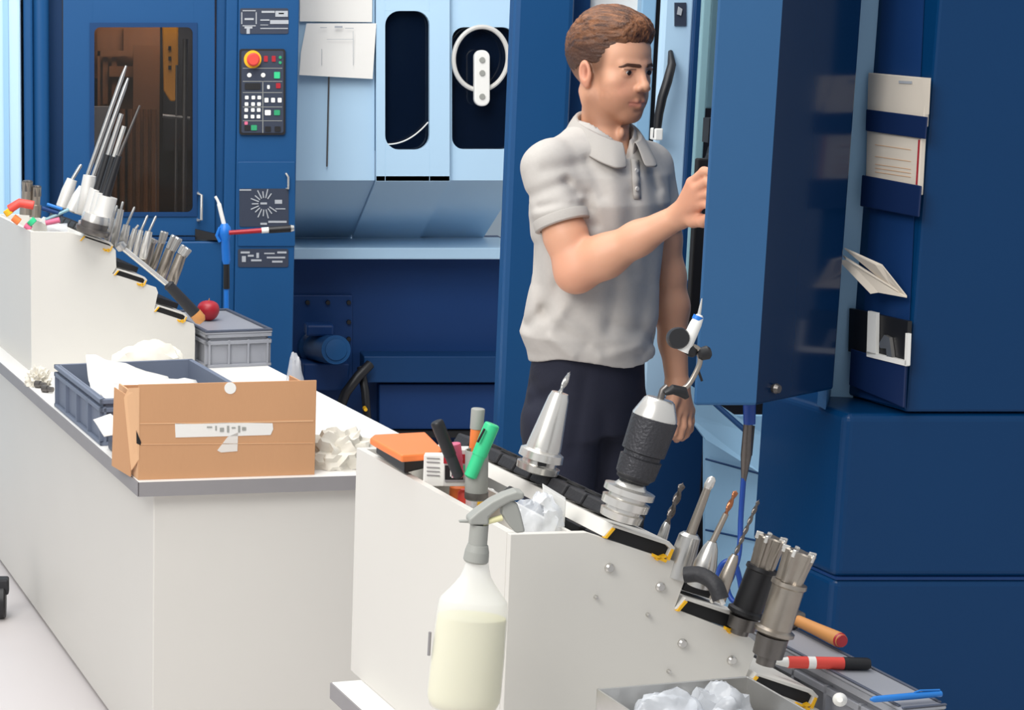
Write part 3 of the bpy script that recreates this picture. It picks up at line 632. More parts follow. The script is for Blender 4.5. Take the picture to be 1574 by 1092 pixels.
# ================================================================ RACKS
def rail_profile(ou, ov, s_):
    out = [(0, 0), (16, -18), (102, 8), (111, 18), (101, 38)]; inn = [(96, 35), (103, 19), (97, 13), (19, -13), (6, 2)]
    return [(ou+a*s_, ov+b*s_) for a, b in out+inn], [(ou+a*s_, ov+b*s_) for a, b in inn]
def rack(name, label, K, prof, base_z, length, rails, s_, bolts, comp):
    r = thing(name, label, 'tool rack', (K.x, K.y, base_z))
    R_ = lambda u, v, d=0.0: RP(u, v, K, L) - L*d
    pts = [R_(u, v) for u, v in prof]
    pts += [Vector((pts[-1].x, pts[-1].y, base_z)), Vector((pts[0].x, pts[0].y, base_z))]
    ep = MB().prism(pts, L*0.012).build('end_plate', 'bench_white', r, bevel=0.001)
    MB().prism([p + L*(length-0.012) for p in pts], L*0.012).build('end_plate', 'bench_white', r, bevel=0.001)
    p0, p1 = pts[0], pts[-1]
    MB().prism([p0 + L*0.012, p1 + L*0.012, p1 + L*0.012 + Wd*0.012, p0 + L*0.012 + Wd*0.012], L*(length-0.024)).build('side_panel', 'bench_white', r)
    # open box along the top left edge
    a = R_(*comp[0]) ; b = R_(*comp[1])
    b = b + L*0.012; a = a + L*0.012 + Wd*0.012; b.z = min(b.z, a.z)
    MB().prism([b - UP*0.002, b - UP*0.10, b - UP*0.10 + Wd*0.006, b - UP*0.002 + Wd*0.006], L*(length-0.024)).build('inner_wall', 'bench_white', r)
    MB().prism([a - UP*0.10, b - UP*0.10, b - UP*0.106, a - UP*0.106], L*(length-0.024)).build('compartment_floor', 'bench_white', r)
    for k, (u, v) in enumerate(rails):
        o_, i_ = rail_profile(u, v, s_)
        rl = MB().prism([R_(*q, 0.004) for q in o_], L*(length+0.004)).build('rail', 'bench_white', r, bevel=0.0008)
        MB().prism([R_(*q, -0.002) for q in i_], L*(length-0.004)).build('insert', 'black_matte', rl)
        mb = MB()
        for q in (((1, 2), (14, -14), (18, -12), (5, 3)), ((78, 27), (98, 36), (95, 40), (76, 31)), ((97, 34), (105, 19), (108, 20), (101, 37)), ((80, 34), (96, 28), (98, 31), (82, 37))):
            MB().prism([R_(u+a_*s_, v+b_*s_, 0.006) for a_, b_ in q], L*0.008).build('edge_trim', 'yellow', rl)
    for u, v, rr in bolts:
        MB().lathe(R_(u, v, 0.0), R_(u, v, 0.006), [(0, rr*mpp(K.y)), (0.6, rr*mpp(K.y)), (1, rr*0.7*mpp(K.y))], 16).build('bolt', 'steel', ep, smooth=True)
    return r, R_
ZN = 0.665
K1 = A(785, 822, 2.65)
prof1 = [(785, 822), (902, 819), (1044, 866), (1054, 873), (1056, 884), (1037, 936), (1154, 981), (1163, 989), (1163, 999), (1144, 1048), (1262, 1093), (1272, 1101)]
rails1 = [(925, 824), (1036, 936), (1145, 1052)]
bolts1 = [(936, 873, 8), (1014, 902, 8), (1048, 989, 8), (1124, 1015, 8), (915, 918, 3.5), (995, 945, 3.5), (1027, 1032, 3.5), (985, 1058, 3.5)]
R1, NP = rack('tool_rack', 'near stepped white tool rack with bolted end plate behind the spray bottle', K1, prof1, ZN, 0.60, rails1, 1.0, bolts1, [(785, 822), (882, 820)])
K2 = Zp(47, 573, ZB); 
prof2 = [(47, 356), (106, 357), (172, 379), (178, 385), (179, 411), (173, 421), (240, 442), (243, 450), (237, 478), (298, 498), (300, 505)]
R2, FP = rack('tool_rack', 'far stepped white tool rack on the long bench crowded with tall thin tools', K2, prof2, ZB, 0.62, [(122, 369), (174, 422), (236, 478)], 0.47, [], [(47, 358), (105, 360)])
# near bench under the near rack
nb0 = Zp(510, 1048, ZN); nb = thing('workbench', 'white worktop corner under the near tool rack at the bottom of the picture', 'workbench', (0.9, 2.6, 0))
n0 = Vector((nb0.x, nb0.y)); N1 = n0 + W2*0.80
MB().plan([n0, N1, N1 - L2*1.05, n0 - L2*1.05], ZN-0.030, ZN-0.001).build('worktop', 'bench_top', nb, bevel=0.002)
MB().plan([n0 - W2*0.003, n0, n0 - L2*1.05, n0 - W2*0.003 - L2*1.05], ZN-0.030, ZN-0.002).build('edge_band', 'edge_grey', nb)
MB().plan([n0 + W2*0.05 - L2*0.03, N1 - W2*0.03 - L2*0.03, N1 - L2*1.0 - W2*0.03, n0 - L2*1.0 + W2*0.05], FZ, ZN-0.031).build('cabinet_body', 'bench_white', nb)

# ================================================================ TOOLS IN THE RACKS
def px_axis(b, t, Y, Y2=None): return A(*b, Y), A(*t, Y2 or Y)
def pxlen(b, t): return math.hypot(b[0]-t[0], b[1]-t[1])
def lat(name, mt, b, t, Y, prof, par, n=24, **k):
    """turned piece between two pixels; prof radii are in photo pixels at that distance"""
    p0, p1 = px_axis(b, t, Y); bev = k.pop('bevel', 0)
    return MB().lathe(p0, p1, [(f, r*mpp(Y)) for f, r in prof], n, **k).build(name, mt, par, smooth=k.get('flute', 0) == 0, bevel=bev)
def spiral(name, mt, b, t, Y, r, par, turns=3.0, n=16, steps=36):
    p0, p1 = px_axis(b, t, Y); r = r*mpp(Y)
    prof = [(k/steps, r*(1 if k < steps-2 else (0.6 if k < steps-1 else 0.1))) for k in range(steps)] + [(1, 0.0002)]
    return MB().lathe(p0, p1, prof, n, flute=2, fa=0.55, twist=turns*2*math.pi).build(name, mt, par, smooth=True)
# --- near rack: black pocket strip on the top rail
rl_u, rl_v = rails1[0]
for k in range(9):
    d = 0.055 + k*0.058
    q = [(22, -20), (92, 2), (99, -17), (33, -38)]
    o = MB().prism([NP(rl_u+a, rl_v+b, 0) + L*d for a, b in q], L*0.052).build('tool_pocket', 'rubber', R1, bevel=0.003)
    c = NP(rl_u+66, rl_v-27, 0) + L*(d+0.026); nn = (NP(rl_u+66, rl_v-27) - NP(rl_u+57, rl_v-9)).normalized()
    MB().lathe(c - nn*0.001, c + nn*0.003, [(0, 0.022), (1, 0.0215)], 20).build('socket_ring', 'black_matte', o, smooth=True)
for row, cnt in ((1, 8),):
    for k in range(cnt):
        d = 0.02 + k*0.066; u, v = rails1[row]
        q = [(24, -22), (82, -4), (88, -20), (32, -38)]
        MB().prism([NP(u+a, v+b, 0) + L*d for a, b in q], L*0.052).build('tool_pocket', 'black', R1, bevel=0.003)
def tool(name, label, cat, b, Y, group): return thing(name, label, cat, A(*b, Y), group)
GN = 'tool holders standing in the near rack'
h = tool('end_mill_holder', 'bright steel holder with a slim end mill standing left of the black chuck', 'tool holder', (826, 724), 2.93, GN)
lat('flange', 'steel_bright', (824, 728), (836, 686), 2.93, [(0, 14), (0.05, 22), (0.1, 33), (0.32, 34), (0.36, 27), (0.5, 27), (0.54, 35), (0.8, 34), (0.88, 27), (1, 26)], h, 28)
lat('drive_slot', 'black', (832, 716), (834, 700), 2.905, [(0, 9), (1, 9)], h, 4)
lat('body', 'steel_bright', (836, 688), (861, 604), 2.93, [(0, 27), (0.1, 26), (0.9, 16), (1, 13)], h, 28)
spiral('end_mill', 'steel', (860, 606), (876, 572), 2.93, 4.6, h, 1.5)
h = tool('drill_chuck', 'large black knurled drill chuck on stacked steel rings with a bent arm indicator above it', 'drill chuck', (954, 790), 2.68, GN)
lat('ring_stack', 'steel_bright', (952, 800), (972, 742), 2.68, [(0, 20), (0.04, 32), (0.22, 34), (0.25, 28), (0.33, 28), (0.36, 37), (0.55, 38), (0.58, 30), (0.66, 30), (0.69, 40), (0.84, 40), (0.88, 26), (1, 20)], h, 32)
lat('neck', 'black', (967, 752), (976, 728), 2.68, [(0, 20), (0.5, 20), (0.6, 26), (1, 27)], h)
lat('knurled_sleeve', 'chuck', (975, 735), (1008, 640), 2.68, [(0, 26), (0.05, 31), (0.32, 33), (0.34, 29), (0.40, 29), (0.42, 34), (0.96, 36), (1, 32)], h, 48)
lat('nose_cone', 'steel_bright', (1006, 643), (1015, 613), 2.68, [(0, 35), (0.1, 35), (0.9, 24), (1, 20)], h, 32)
ind = tool('dial_indicator', 'white pencil shaped indicator probe on a curved steel arm with black joints above the chuck', 'indicator', (1018, 612), 2.68, None)
MB().tube([A(1014, 618, 2.68), A(1019, 600, 2.68), A(1026, 594, 2.68)], 5.5*mpp(2.68), 12).build('stem', 'steel_dark', ind, smooth=True)
MB().tube([A(1022, 605, 2.67), A(1034, 599, 2.67), A(1050, 603, 2.67), A(1056, 612, 2.67)], [4*mpp(2.68), 8*mpp(2.68), 9*mpp(2.68), 4*mpp(2.68)], 14).build('clamp', 'black', ind, smooth=True)
MB().tube(spline([A(1040, 602, 2.68), A(1056, 594, 2.68), A(1068, 576, 2.68), A(1076, 556, 2.68), A(1074, 538, 2.68), A(1064, 532, 2.68)]), 4.2*mpp(2.68), 12).build('curved_arm', 'steel_warm', ind, smooth=True)
MB().tube([A(1072, 566, 2.70), A(1079, 586, 2.70)], 2*mpp(2.68), 8).build('lock_lever', 'black', ind, smooth=True)
lat('joint', 'black', (1072, 546), (1092, 541), 2.68, [(0, 6), (0.2, 10), (0.8, 11), (1, 7)], ind)
lat('joint', 'black', (1054, 532), (1068, 546), 2.68, [(0, 6), (0.3, 9), (0.8, 8), (1, 5)], ind)
lat('probe_body', 'white_plastic', (1050, 541), (1076, 484), 2.68, [(0, 9), (0.1, 10), (0.5, 9.5), (0.75, 9), (0.95, 7), (1, 4)], ind)
lat('probe_ring', 'blue_plastic', (1071, 492), (1074, 486), 2.68, [(0, 8), (1, 8)], ind)
lat('probe_tip', 'steel_bright', (1074, 487), (1079, 459), 2.68, [(0, 3), (0.6, 2), (1, 0.8)], ind, 10)
MB().lathe(A(1040, 520, 2.70), A(1044, 520, 2.67), [(0, 15*mpp(2.68)), (0.2, 17*mpp(2.68)), (0.8, 17*mpp(2.68)), (1, 15*mpp(2.68))], 24).build('dial', 'black', ind, smooth=True)
h = tool('twist_drill', 'spiral fluted dark drill in a slim holder nearest the black chuck', 'drill', (1008, 858), 2.80, GN)
lat('holder', 'steel', (1004, 868), (1026, 803), 2.80, [(0, 10), (0.5, 9), (0.9, 7), (1, 5)], h)
spiral('drill_bit', 'carbide', (1025, 806), (1050, 742), 2.80, 6, h, 3)
h = tool('boring_bar', 'tallest smooth rod in a thick steel holder with a bright cutting tip', 'boring bar', (1044, 876), 2.72, GN)
lat('holder', 'steel', (1040, 888), (1062, 820), 2.72, [(0, 20), (0.6, 19), (0.93, 17), (1, 12)], h)
lat('shank', 'steel_warm', (1061, 823), (1090, 744), 2.72, [(0, 8), (0.9, 6), (1, 5)], h)
lat('cutting_tip', 'steel_bright', (1087, 752), (1096, 733), 2.72, [(0, 6), (0.3, 8), (0.8, 7), (1, 3)], h, 8)
h = tool('twist_drill', 'copper tinted drill in a tapered steel holder right of the tallest rod', 'drill', (1078, 892), 2.67, GN)
lat('holder', 'steel', (1074, 902), (1095, 833), 2.67, [(0, 19), (0.5, 18), (0.85, 12), (1, 7)], h)
lat('shank', 'steel_warm', (1093, 838), (1116, 790), 2.67, [(0, 5), (1, 4.5)], h, 12)
spiral('drill_bit', 'copper', (1114, 794), (1132, 754), 2.67, 4.6, h, 2)
h = tool('twist_drill', 'thin black drill in the smallest grey holder, rightmost of the four thin drills', 'drill', (1104, 916), 2.62, GN)
lat('holder', 'steel_warm', (1102, 924), (1130, 853), 2.62, [(0, 13), (0.5, 11), (0.9, 8), (1, 5)], h)
spiral('drill_bit', 'carbide', (1128, 858), (1167, 768), 2.62, 3.6, h, 6, steps=50)
def cutter(label, base, mid, tip, Y, bodymat, rb, rh, foot=None):
    h = tool('milling_cutter', label, 'milling cutter', base, Y, GN)
    if foot: lat('taper', 'steel_dark', foot, base, Y, [(0, rb*0.6), (0.3, rb*0.62), (0.32, rb*0.95), (1, rb)], h)
    lat('body', bodymat, base, mid, Y, [(0, rb*0.85), (0.06, rb*1.25), (0.12, rb*1.25), (0.16, rb), (0.9, rb*1.0), (0.93, rb*1.12), (1, rb*1.1)], h, 32)
    hd = lat('cutter_head', 'steel_warm', mid, tip, Y, [(0, rh*0.95), (0.4, rh), (0.95, rh*1.12), (1, rh)], h, 60, flute=5, fa=0.30, twist=0.6)
    p0, p1 = px_axis(mid, tip, Y); ax = (p1-p0).normalized(); x = ax.orthogonal().normalized(); y = ax.cross(x)
    for k in range(5):
        a = 2*math.pi*(k+0.55)/5; d = x*math.cos(a) + y*math.sin(a)
        MB().box(p1 + d*rh*0.92*mpp(Y) - ax*0.003, 0.010, 0.005, 0.011, d, ax.cross(d), ax).build('insert', 'steel_bright', hd, bevel=0.001)
    return h
cutter('black bodied indexable milling cutter with a notched steel head, behind the steel one', (1144, 948), (1173, 872), (1188, 826), 2.72, 'black', 23, 22, (1136, 975))
cutter('steel bodied indexable milling cutter with a notched head, nearest the wooden handle', (1188, 978), (1214, 895), (1231, 848), 2.64, 'steel_warm', 25, 24, (1176, 1022))
# stray black tool lying at the second rail
MB_ = MB().tube(spline([A(1052, 884, 2.63), A(1076, 884, 2.62), A(1098, 898, 2.60), A(1108, 922, 2.59)]), [13*mpp(2.63)]*19, 12)
o = MB_.build('rubber_sleeve', 'rubber', smooth=True); tag(o, 'bent black rubber sleeve lying across the second step below the drills', 'sleeve')
o = MB().tube([A(1094, 925, 2.60), A(1104, 912, 2.59), A(1112, 930, 2.585)], 4*mpp(2.6), 8).build('metal_hook', 'steel_bright', smooth=True); tag(o, 'small bright metal hook at the end of the bent black sleeve', 'hook')

# --- near container: orange case, cartons, can with markers
zt = 1.100
oc = thing('storage_case', 'orange lidded case with a black body on the top left corner of the near rack', 'case', Zp(620, 700, 1.06))
mb = MB().prism([Zp(u, v, zt) for u, v in ((569, 673), (575, 668), (654, 664), (680, 690), (676, 696), (617, 700))], (0, 0, -0.012)); mb.build('lid', 'orange', oc, bevel=0.003)
mb = MB().prism([Zp(u, v, zt-0.0125) for u, v in ((578, 676), (650, 672), (664, 696), (622, 706))], (0, 0, -0.024)); mb.build('body', 'black', oc, bevel=0.003)
def stand_box(name, label, cat, u0, u1, v0, v1, Y, mt, dpt, group=None):
    a, b = A(u0, v1, Y), A(u1, v1, Y); top = A(u0, v0, Y).z; y2 = Vector((0.25, 0.97, 0))*dpt
    o = MB().prism([a, b, Vector((b.x, b.y, top)), Vector((a.x, a.y, top))], y2).build(name, mt, bevel=0.001); return tag(o, label, cat, group)
c1 = stand_box('carton', 'small white carton with grey text lines left of the red labelled box', 'carton', 650, 682, 700, 748, 2.98, 'white_plastic', 0.02)
mb = MB()
for v in (704, 710, 718, 724, 730): mb.prism([A(u, w_, 2.9785) for u, w_ in ((656, v), (676, v+1), (676, v+2.5), (656, v+1.5))], (0, 0.001, 0))
mb.build('printed_line', 'edge_grey', c1)
c2 = stand_box('carton', 'small box with a red band and green and black picture label', 'carton', 681, 717, 692, 748, 2.95, 'grey_label', 0.03)
for q, mt in (((682, 699, 717, 713), 'red'), ((684, 716, 712, 738), 'black'), ((703, 716, 716, 724), 'green'), ((684, 738, 716, 741), 'edge_grey')):
    MB().prism([A(u, w_, 2.948) for u, w_ in ((q[0], q[1]), (q[2], q[1]), (q[2], q[3]), (q[0], q[3]))], (0, 0.0015, 0)).build('label_patch', mt, c2)
mb = MB()
for a, b, c, d in ((688, 704, 692, 708), (694, 703, 698, 708), (700, 704, 704, 709), (706, 704, 711, 709), (692, 722, 694, 733), (694, 720, 700, 722), (700, 722, 702, 733), (694, 733, 702, 735)):
    mb.prism([A(u, w_, 2.9465) for u, w_ in ((a, b), (c, b), (c, d), (a, d))], (0, 0.0008, 0))
mb.build('printed_mark', 'white_plastic', c2)
can = thing('pen_pot', 'round grey pot holding markers between the red labelled box and black pocket strip', 'pot', A(733, 765, 2.88))
p0, p1 = px_axis((732, 768), (733, 692), 2.88); r_ = 18*mpp(2.88)
MB().lathe(p0, p1, [(0, r_*0.9), (0.04, r_), (1, r_), (1, r_*0.9), (0.06, r_*0.88)], 32).build('pot', 'grey_plastic', can, smooth=True)
lat('base_band', 'steel_dark', (732, 766), (732.5, 756), 2.88, [(0, 18.6), (1, 18.6)], can)
def marker(label, b, t, Y, r, body, capm, split=0.45, nm='marker', flat=False):
    h = thing(nm, label, 'marker', A(*b, Y), 'markers in the pot')
    lat('barrel', body, b, (b[0]+(t[0]-b[0])*split, b[1]+(t[1]-b[1])*split), Y, [(0, r*0.5), (0.08, r*0.85), (1, r*0.9)], h, 16)
    lat('cap', capm, (b[0]+(t[0]-b[0])*split, b[1]+(t[1]-b[1])*split), t, Y, [(0, r), (0.9, r*1.04), (0.97, r*1.0), (1, r*0.85)], h, 16); return h
marker('black capped marker leaning left out of the pot', (706, 735), (671, 648), 2.885, 10, 'rubber', 'black', 0.4)
marker('green highlighter with dark print leaning right out of the pot', (722, 735), (757, 652), 2.865, 12, 'green', 'green', 0.42, 'highlighter')
mk = MB().prism([A(u, v, 2.851) for u, v in ((733, 680), (744, 659), (746.5, 660.5), (736, 681))], (0, 0.003, 0)).build('printed_mark', 'black', bpy.data.objects['highlighter'])
marker('orange highlighter with a clear grey cap standing upright behind the green one', (726, 740), (735, 628), 2.90, 10.5, 'orange', 'grey_plastic', 0.72, 'highlighter')
marker('pink topped marker hardly rising from the pot between the black and green ones', (705, 735), (697, 682), 2.92, 11, 'pink', 'pink', 0.5)
sp = [('small red plastic cap in the open trough left of the grey pot', 'red_bright', (714, 764), 0.011), ('small orange plastic cap in the open trough below the grey pot', 'orange', (703, 756), 0.013), ('small yellow plastic cap nearest the spray head in the open trough', 'yellow', (742, 778), 0.009), ('small white plastic cap beside the yellow cap in the open trough', 'white_plastic', (751, 764), 0.013), ('pale violet plastic cap in the open trough next to the yellow cap', 'film', (727, 776), 0.012)]
for lb, mt, (u, v), r in sp:
    c = Zp(u, v, 1.035); o = MB().lathe(c - UP*0.012, c + UP*0.012, [(0, r*0.9), (0.1, r), (0.8, r*0.95), (1, r*0.6)], 14).build('plastic_stopper', mt, smooth=True); tag(o, lb, 'cap', 'caps in the open trough')
o = crumple('plastic_bag', 'film', A(825, 822, 2.72), 0.075, 0.06, 0.066, 14, amp=0.22, freq=1.5, sub=4, smooth=True); tag(o, 'crumpled clear bag stuffed into the near rack beside the spray head', 'bag')
o = MB().prism([A(u, v, 2.73) for u, v in ((834, 748), (870, 770), (867, 822), (838, 822))], (0.004, 0.02, 0)).build('card', 'white_plastic', bevel=0.001); tag(o, 'white card standing upright beside the crumpled clear bag', 'card')
o = MB().tube([A(772, 762, 2.79), A(784, 752, 2.80), A(794, 757, 2.81)], 5*mpp(2.8), 10).build('rubber_plug', 'rubber', smooth=True); tag(o, 'small black rubber plug behind the spray head', 'plug')

# --- spray bottle hooked on the rack
YS = 2.50
sb = thing('spray_bottle', 'translucent spray bottle of pale liquid with grey trigger hooked on the near rack', 'spray bottle', A(712, 1088, YS))
b_, t_b = (711, 1090), (735, 852)
prof = [(0, 50), (0.015, 54), (0.06, 58.5), (0.10, 59.5), (0.35, 58.5), (0.60, 56.5), (0.66, 55.5), (0.70, 54), (0.715, 52), (0.76, 42), (0.81, 32), (0.86, 24), (0.91, 20), (0.95, 18), (1, 17.5)]
def squash(o, k=0.62):
    for v in o.data.vertices: v.co.y *= k
squash(lat('bottle', 'bottle', b_, t_b, YS, prof, sb, 48))
squash(lat('liquid', 'liquid', b_, t_b, YS, [(0.008, 48), (0.02, 53), (0.06, 57), (0.10, 58), (0.35, 57), (0.60, 54.5), (0.601, 1)], sb, 48))
for u, v0, v1 in ((661, 972, 1008), (772, 972, 1000)): MB().tube([A(u, v0, YS-0.005), A(u-2, v1, YS-0.005)], 2.5*mpp(YS), 6).build('printed_mark', 'edge_grey', sb)
lat('collar', 'grey_plastic', (731, 864), (735, 836), YS, [(0, 19), (0.1, 21), (0.6, 20), (0.95, 17), (1, 14)], sb, 36, flute=36, fa=0.05)
lat('neck', 'grey_plastic', (734, 840), (737, 806), YS, [(0, 15), (1, 14.5)], sb)
def sil(name, pts, th, mt, par=sb, bv=0.003): return MB().prism([A(u, v, YS-th/2) for u, v in pts], (0, th, 0)).build(name, mt, par, bevel=bv, seg=3)
sil('spray_head', [(722, 808), (721, 799), (735, 787), (756, 772), (776, 762), (794, 756), (806, 758), (806, 768), (786, 772), (768, 782), (752, 796), (752, 808)], 0.026, 'grey_plastic')
sil('nozzle', [(706, 801), (723, 800), (723, 805), (706, 804)], 0.006, 'grey_plastic', bv=0.001)
sil('trigger', [(771, 778), (784, 768), (796, 776), (801, 790), (805, 806), (808, 819), (794, 821), (782, 808), (772, 792)], 0.018, 'grey_plastic')
MB().tube([A(742, 804, YS-0.006), A(772, 796, YS-0.006)], 5*mpp(YS), 10).build('pump_tube', 'liquid', sb, smooth=True)

# --- lidded crate on the right with a handle, marker and pen
cz = 0.82; ce = Zp(1448, 1078, cz); wr = (NP(1272, 1101) - K1).dot(Wd) + 0.013; cl_ = K1 + Wd*wr + L*(ce-K1).dot(L); cN = Vector((cl_.x, cl_.y)); wN = (Vector((ce.x, ce.y)) - cN).dot(W2)
euro_crate('euro_crate', 'grey lidded plastic crate low on the right under the red marker', cN, wN-0.012, 0.43, cz-ZN-0.009, ZN, mt='lid_grey', lid=True, rw=0.005)
ztop = cz - 0.002
def roll(u, v, r): return Zp(u, v, ztop + r)
h = thing('whiteboard_marker', 'red and white marker with a black cap on the lidded crate', 'marker', roll(1260, 1020, 0.0))
ra = 0.0092
def seg(name, mt, a, b, prof, par): return MB().lathe(a, b, prof, 18).build(name, mt, par, smooth=True)
a0, a1 = roll(1192, 1018, ra), roll(1337, 1021, ra)
P_ = lambda t: a0.lerp(a1, t)
seg('tip', 'white_plastic', P_(0), P_(0.14), [(0, ra*0.4), (0.5, ra*0.7), (1, ra*0.9)], h)
seg('barrel', 'red_bright', P_(0.13), P_(0.73), [(0, ra), (1, ra)], h)
seg('label_band', 'white_plastic', P_(0.34), P_(0.42), [(0, ra*1.01), (1, ra*1.01)], h)
seg('cap', 'black', P_(0.72), P_(1), [(0, ra*1.05), (0.9, ra), (1, ra*0.8)], h)
h = thing('hammer', 'wooden handled tool with a dark head lying across the rear of the lidded crate', 'hammer', roll(1250, 965, 0.0))
a, b = Zp(1212, 948, cz+0.012), Zp(1294, 986, cz+0.016)
seg('handle', 'wood', a, b, [(0, 0.0085), (0.5, 0.010), (0.93, 0.012), (1, 0.010)], h)
seg('handle_end', 'red', a.lerp(b, 0.965), a.lerp(b, 1.01), [(0, 0.0118), (1, 0.009)], h)
MB().box(Zp(1208, 946, cz+0.012), 0.028, 0.07, 0.026, Wd, L, UP).build('head', 'steel_dark', h, bevel=0.004)
h = thing('ballpoint_pen', 'blue pen lying at the near end of the lidded crate', 'pen', roll(1390, 1070, 0.0))
a, b = Zp(1338, 1076, cz+0.009), Zp(1446, 1067, cz+0.009)
seg('barrel', 'blue_pen', a, b, [(0, 0.0018), (0.05, 0.0045), (0.6, 0.005), (1, 0.0045)], h)
MB().tube([a.lerp(b, 0.62) + UP*0.005, a.lerp(b, 0.7) + UP*0.0075, a.lerp(b, 0.98) + UP*0.006], 0.0014, 6).build('clip', 'blue_pen', h)
o = MB().lathe(Zp(1291, 1076, cz), Zp(1291, 1076, cz+0.008), [(0, 0.010), (0.6, 0.009), (1, 0.004)], 16).build('plastic_stopper', 'white_plastic', smooth=True); tag(o, 'round white cap lying on the crate lid left of the blue pen', 'cap')

# --- sheet metal bin with bags at the bottom
bz = 0.93; bc = Zp(917, 1059, bz); bq = Vector((bc.x, bc.y)); bn = thing('metal_bin', 'open pale sheet metal bin at the bottom edge full of clear bags', 'bin', (bq.x+0.1, bq.y-0.1, ZN))
for (o_, w_, l_) in ((W2*0 - L2*0.003, 0.215, 0.003), (W2*0 - L2*0.24, 0.003, 0.24), (W2*0.212 - L2*0.24, 0.003, 0.24), (-L2*0.24, 0.215, 0.003)):
    mb = MB(); box_lw(mb, bq+o_, w_, l_, ZN, bz); mb.build('side_wall', 'steel', bn, bevel=0.001)
mb = MB(); box_lw(mb, bq - L2*0.24, 0.215, 0.24, ZN, ZN+0.003); mb.build('base', 'bench_white', bn)
for k, (du, dl, sz, sd) in enumerate(((0.07, -0.06, 0.14, 21), (0.145, -0.05, 0.12, 27), (0.10, -0.15, 0.17, 33))):
    p = bq + W2*du + L2*dl; o = crumple('plastic_bag', 'film', (p.x, p.y, bz-0.06), sz*0.8, sz*0.65, 0.075, sd, amp=0.22, freq=1.6, smooth=True)
    tag(o, ['clear plastic bag bulging at the left of the metal bin', 'clear plastic bag at the right of the metal bin', 'clear plastic bag filling the front of the metal bin'][k], 'bag', 'clear bags in the metal bin')

# ================================================================ TOOLS ON THE FAR RACK
GF = 'tools standing in the far rack'
def slim(label, b, m_px, t, r0, r1, r2, Y, hm='steel_pale', sm='steel', nm='tool_holder', cat='tool holder'):
    h = thing(nm, label, cat, A(*b, Y), GF)
    lat('holder', hm, b, m_px, Y, [(0, r0*0.8), (0.05, r0), (0.6, r0), (1, r1)], h, 16)
    if t: lat('shank', sm, m_px, t, Y, [(0, r2), (0.9, r2), (1, r2*0.5)], h, 10)
    return h
slim('white holder with a short pin at the left end of the tall cluster', (95, 320), (111, 276), (125, 253), 10, 8, 2.8, 6.50)
slim('holder of the longest bright rod in the tall cluster', (110, 326), (128, 288), (194, 101), 10, 7, 3.2, 6.42, nm='long_drill_holder')
slim('holder with the second longest rod, just right of the longest one', (122, 330), (140, 280), (197, 120), 10, 9, 3.2, 6.36, nm='long_drill_holder')
slim('stubby thick white cylinder in the middle of the tall cluster', (128, 330), (138, 270), None, 11, 10, 0, 6.28)
h = slim('holder with a black sleeve and grey rod in the tall cluster', (136, 338), (150, 292), None, 12, 12, 0, 6.22); lat('sleeve', 'black', (150, 293), (166, 238), 6.22, [(0, 7), (1, 6.5)], h, 14); lat('shank', 'steel', (166, 240), (187, 175), 6.22, [(0, 4), (1, 3.6)], h, 12)
h = slim('holder with a black sleeve and a bare pale rod ending lower', (146, 343), (158, 297), None, 13, 13, 0, 6.16); lat('sleeve', 'black', (158, 298), (175, 241), 6.16, [(0, 6.5), (1, 6)], h, 14); lat('shank', 'steel_bright', (175, 243), (191, 194), 6.16, [(0, 3.6), (1, 3.6)], h, 12)
h = slim('thickest holder with a black sleeve at the right of the tall cluster', (154, 348), (166, 302), None, 15, 15, 0, 6.10); lat('sleeve', 'black', (163, 303), (183, 240), 6.10, [(0, 6.5), (1, 5)], h, 14); lat('shank', 'steel_dark', (182, 242), (215, 162), 6.10, [(0, 2.5), (1, 1.6)], h, 10)
mb = thing('ring_stack', 'stack of bright steel rings at the foot of the tall cluster in the far rack', 'rings', A(140, 356, 6.06))
lat('ring', 'steel_dark', (141, 360), (146, 342), 6.06, [(0, 24), (0.25, 27), (0.5, 27), (0.55, 22), (1, 22)], mb, 28)
lat('ring', 'steel_bright', (143, 352), (149, 330), 6.075, [(0, 24), (0.3, 25), (0.35, 22), (0.7, 22), (1, 20)], mb, 28)
def ord_(k): return ['first', 'second', 'third', 'fourth', 'fifth', 'sixth'][k]
for k, (b, mm, t, r) in enumerate((((163, 374), (174, 336), (180, 316), 5), ((174, 380), (186, 322), (189, 310), 6), ((187, 382), (195, 346), (207, 318), 7), ((197, 388), (208, 352), (213, 346), 5), ((207, 394), (217, 354), (227, 331), 5), ((219, 398), (229, 356), (240, 332), 7))):
    slim('small slim tool in the middle step of the far rack, %s from the left' % ord_(k), b, mm, t, r, r*0.8, 2, 6.40 - k*0.06, 'steel_bright', 'steel')
for k, (b, mm, t, r) in enumerate((((222, 408), (232, 372), (235, 366), 9), ((234, 414), (248, 374), (253, 356), 6), ((246, 428), (262, 384), (272, 364), 9), ((262, 438), (279, 392), (287, 380), 9))):
    h = slim('steel milling tool on the far rack lowest step, %s from the left' % ord_(k), b, mm, None, r, r*0.9, 0, 6.35 - k*0.07, 'steel_warm', nm='milling_cutter', cat='milling cutter')
    lat('cutter_head', 'steel', mm, t, 6.35 - k*0.07, [(0, r*1.0), (0.9, r*1.15), (1, r)], h, 40, flute=5, fa=0.3)
for row, cnt in ((0, 7), (1, 7), (2, 6)):
    for k in range(cnt):
        u, v = [(122, 369), (174, 422), (236, 478)][row]; d = 0.04 + k*0.078
        MB().prism([FP(u+a*0.47, v+b_*0.47, 0) + L*d for a, b_ in [(22, -20), (88, 0), (94, -18), (32, -38)]], L*0.062).build('tool_pocket', 'black' if row else 'rubber', R2, bevel=0.002)
h = thing('torque_wrench', 'long steel torque wrench with a black grip slanting down the far rack steps', 'wrench', A(310, 495, 5.95))
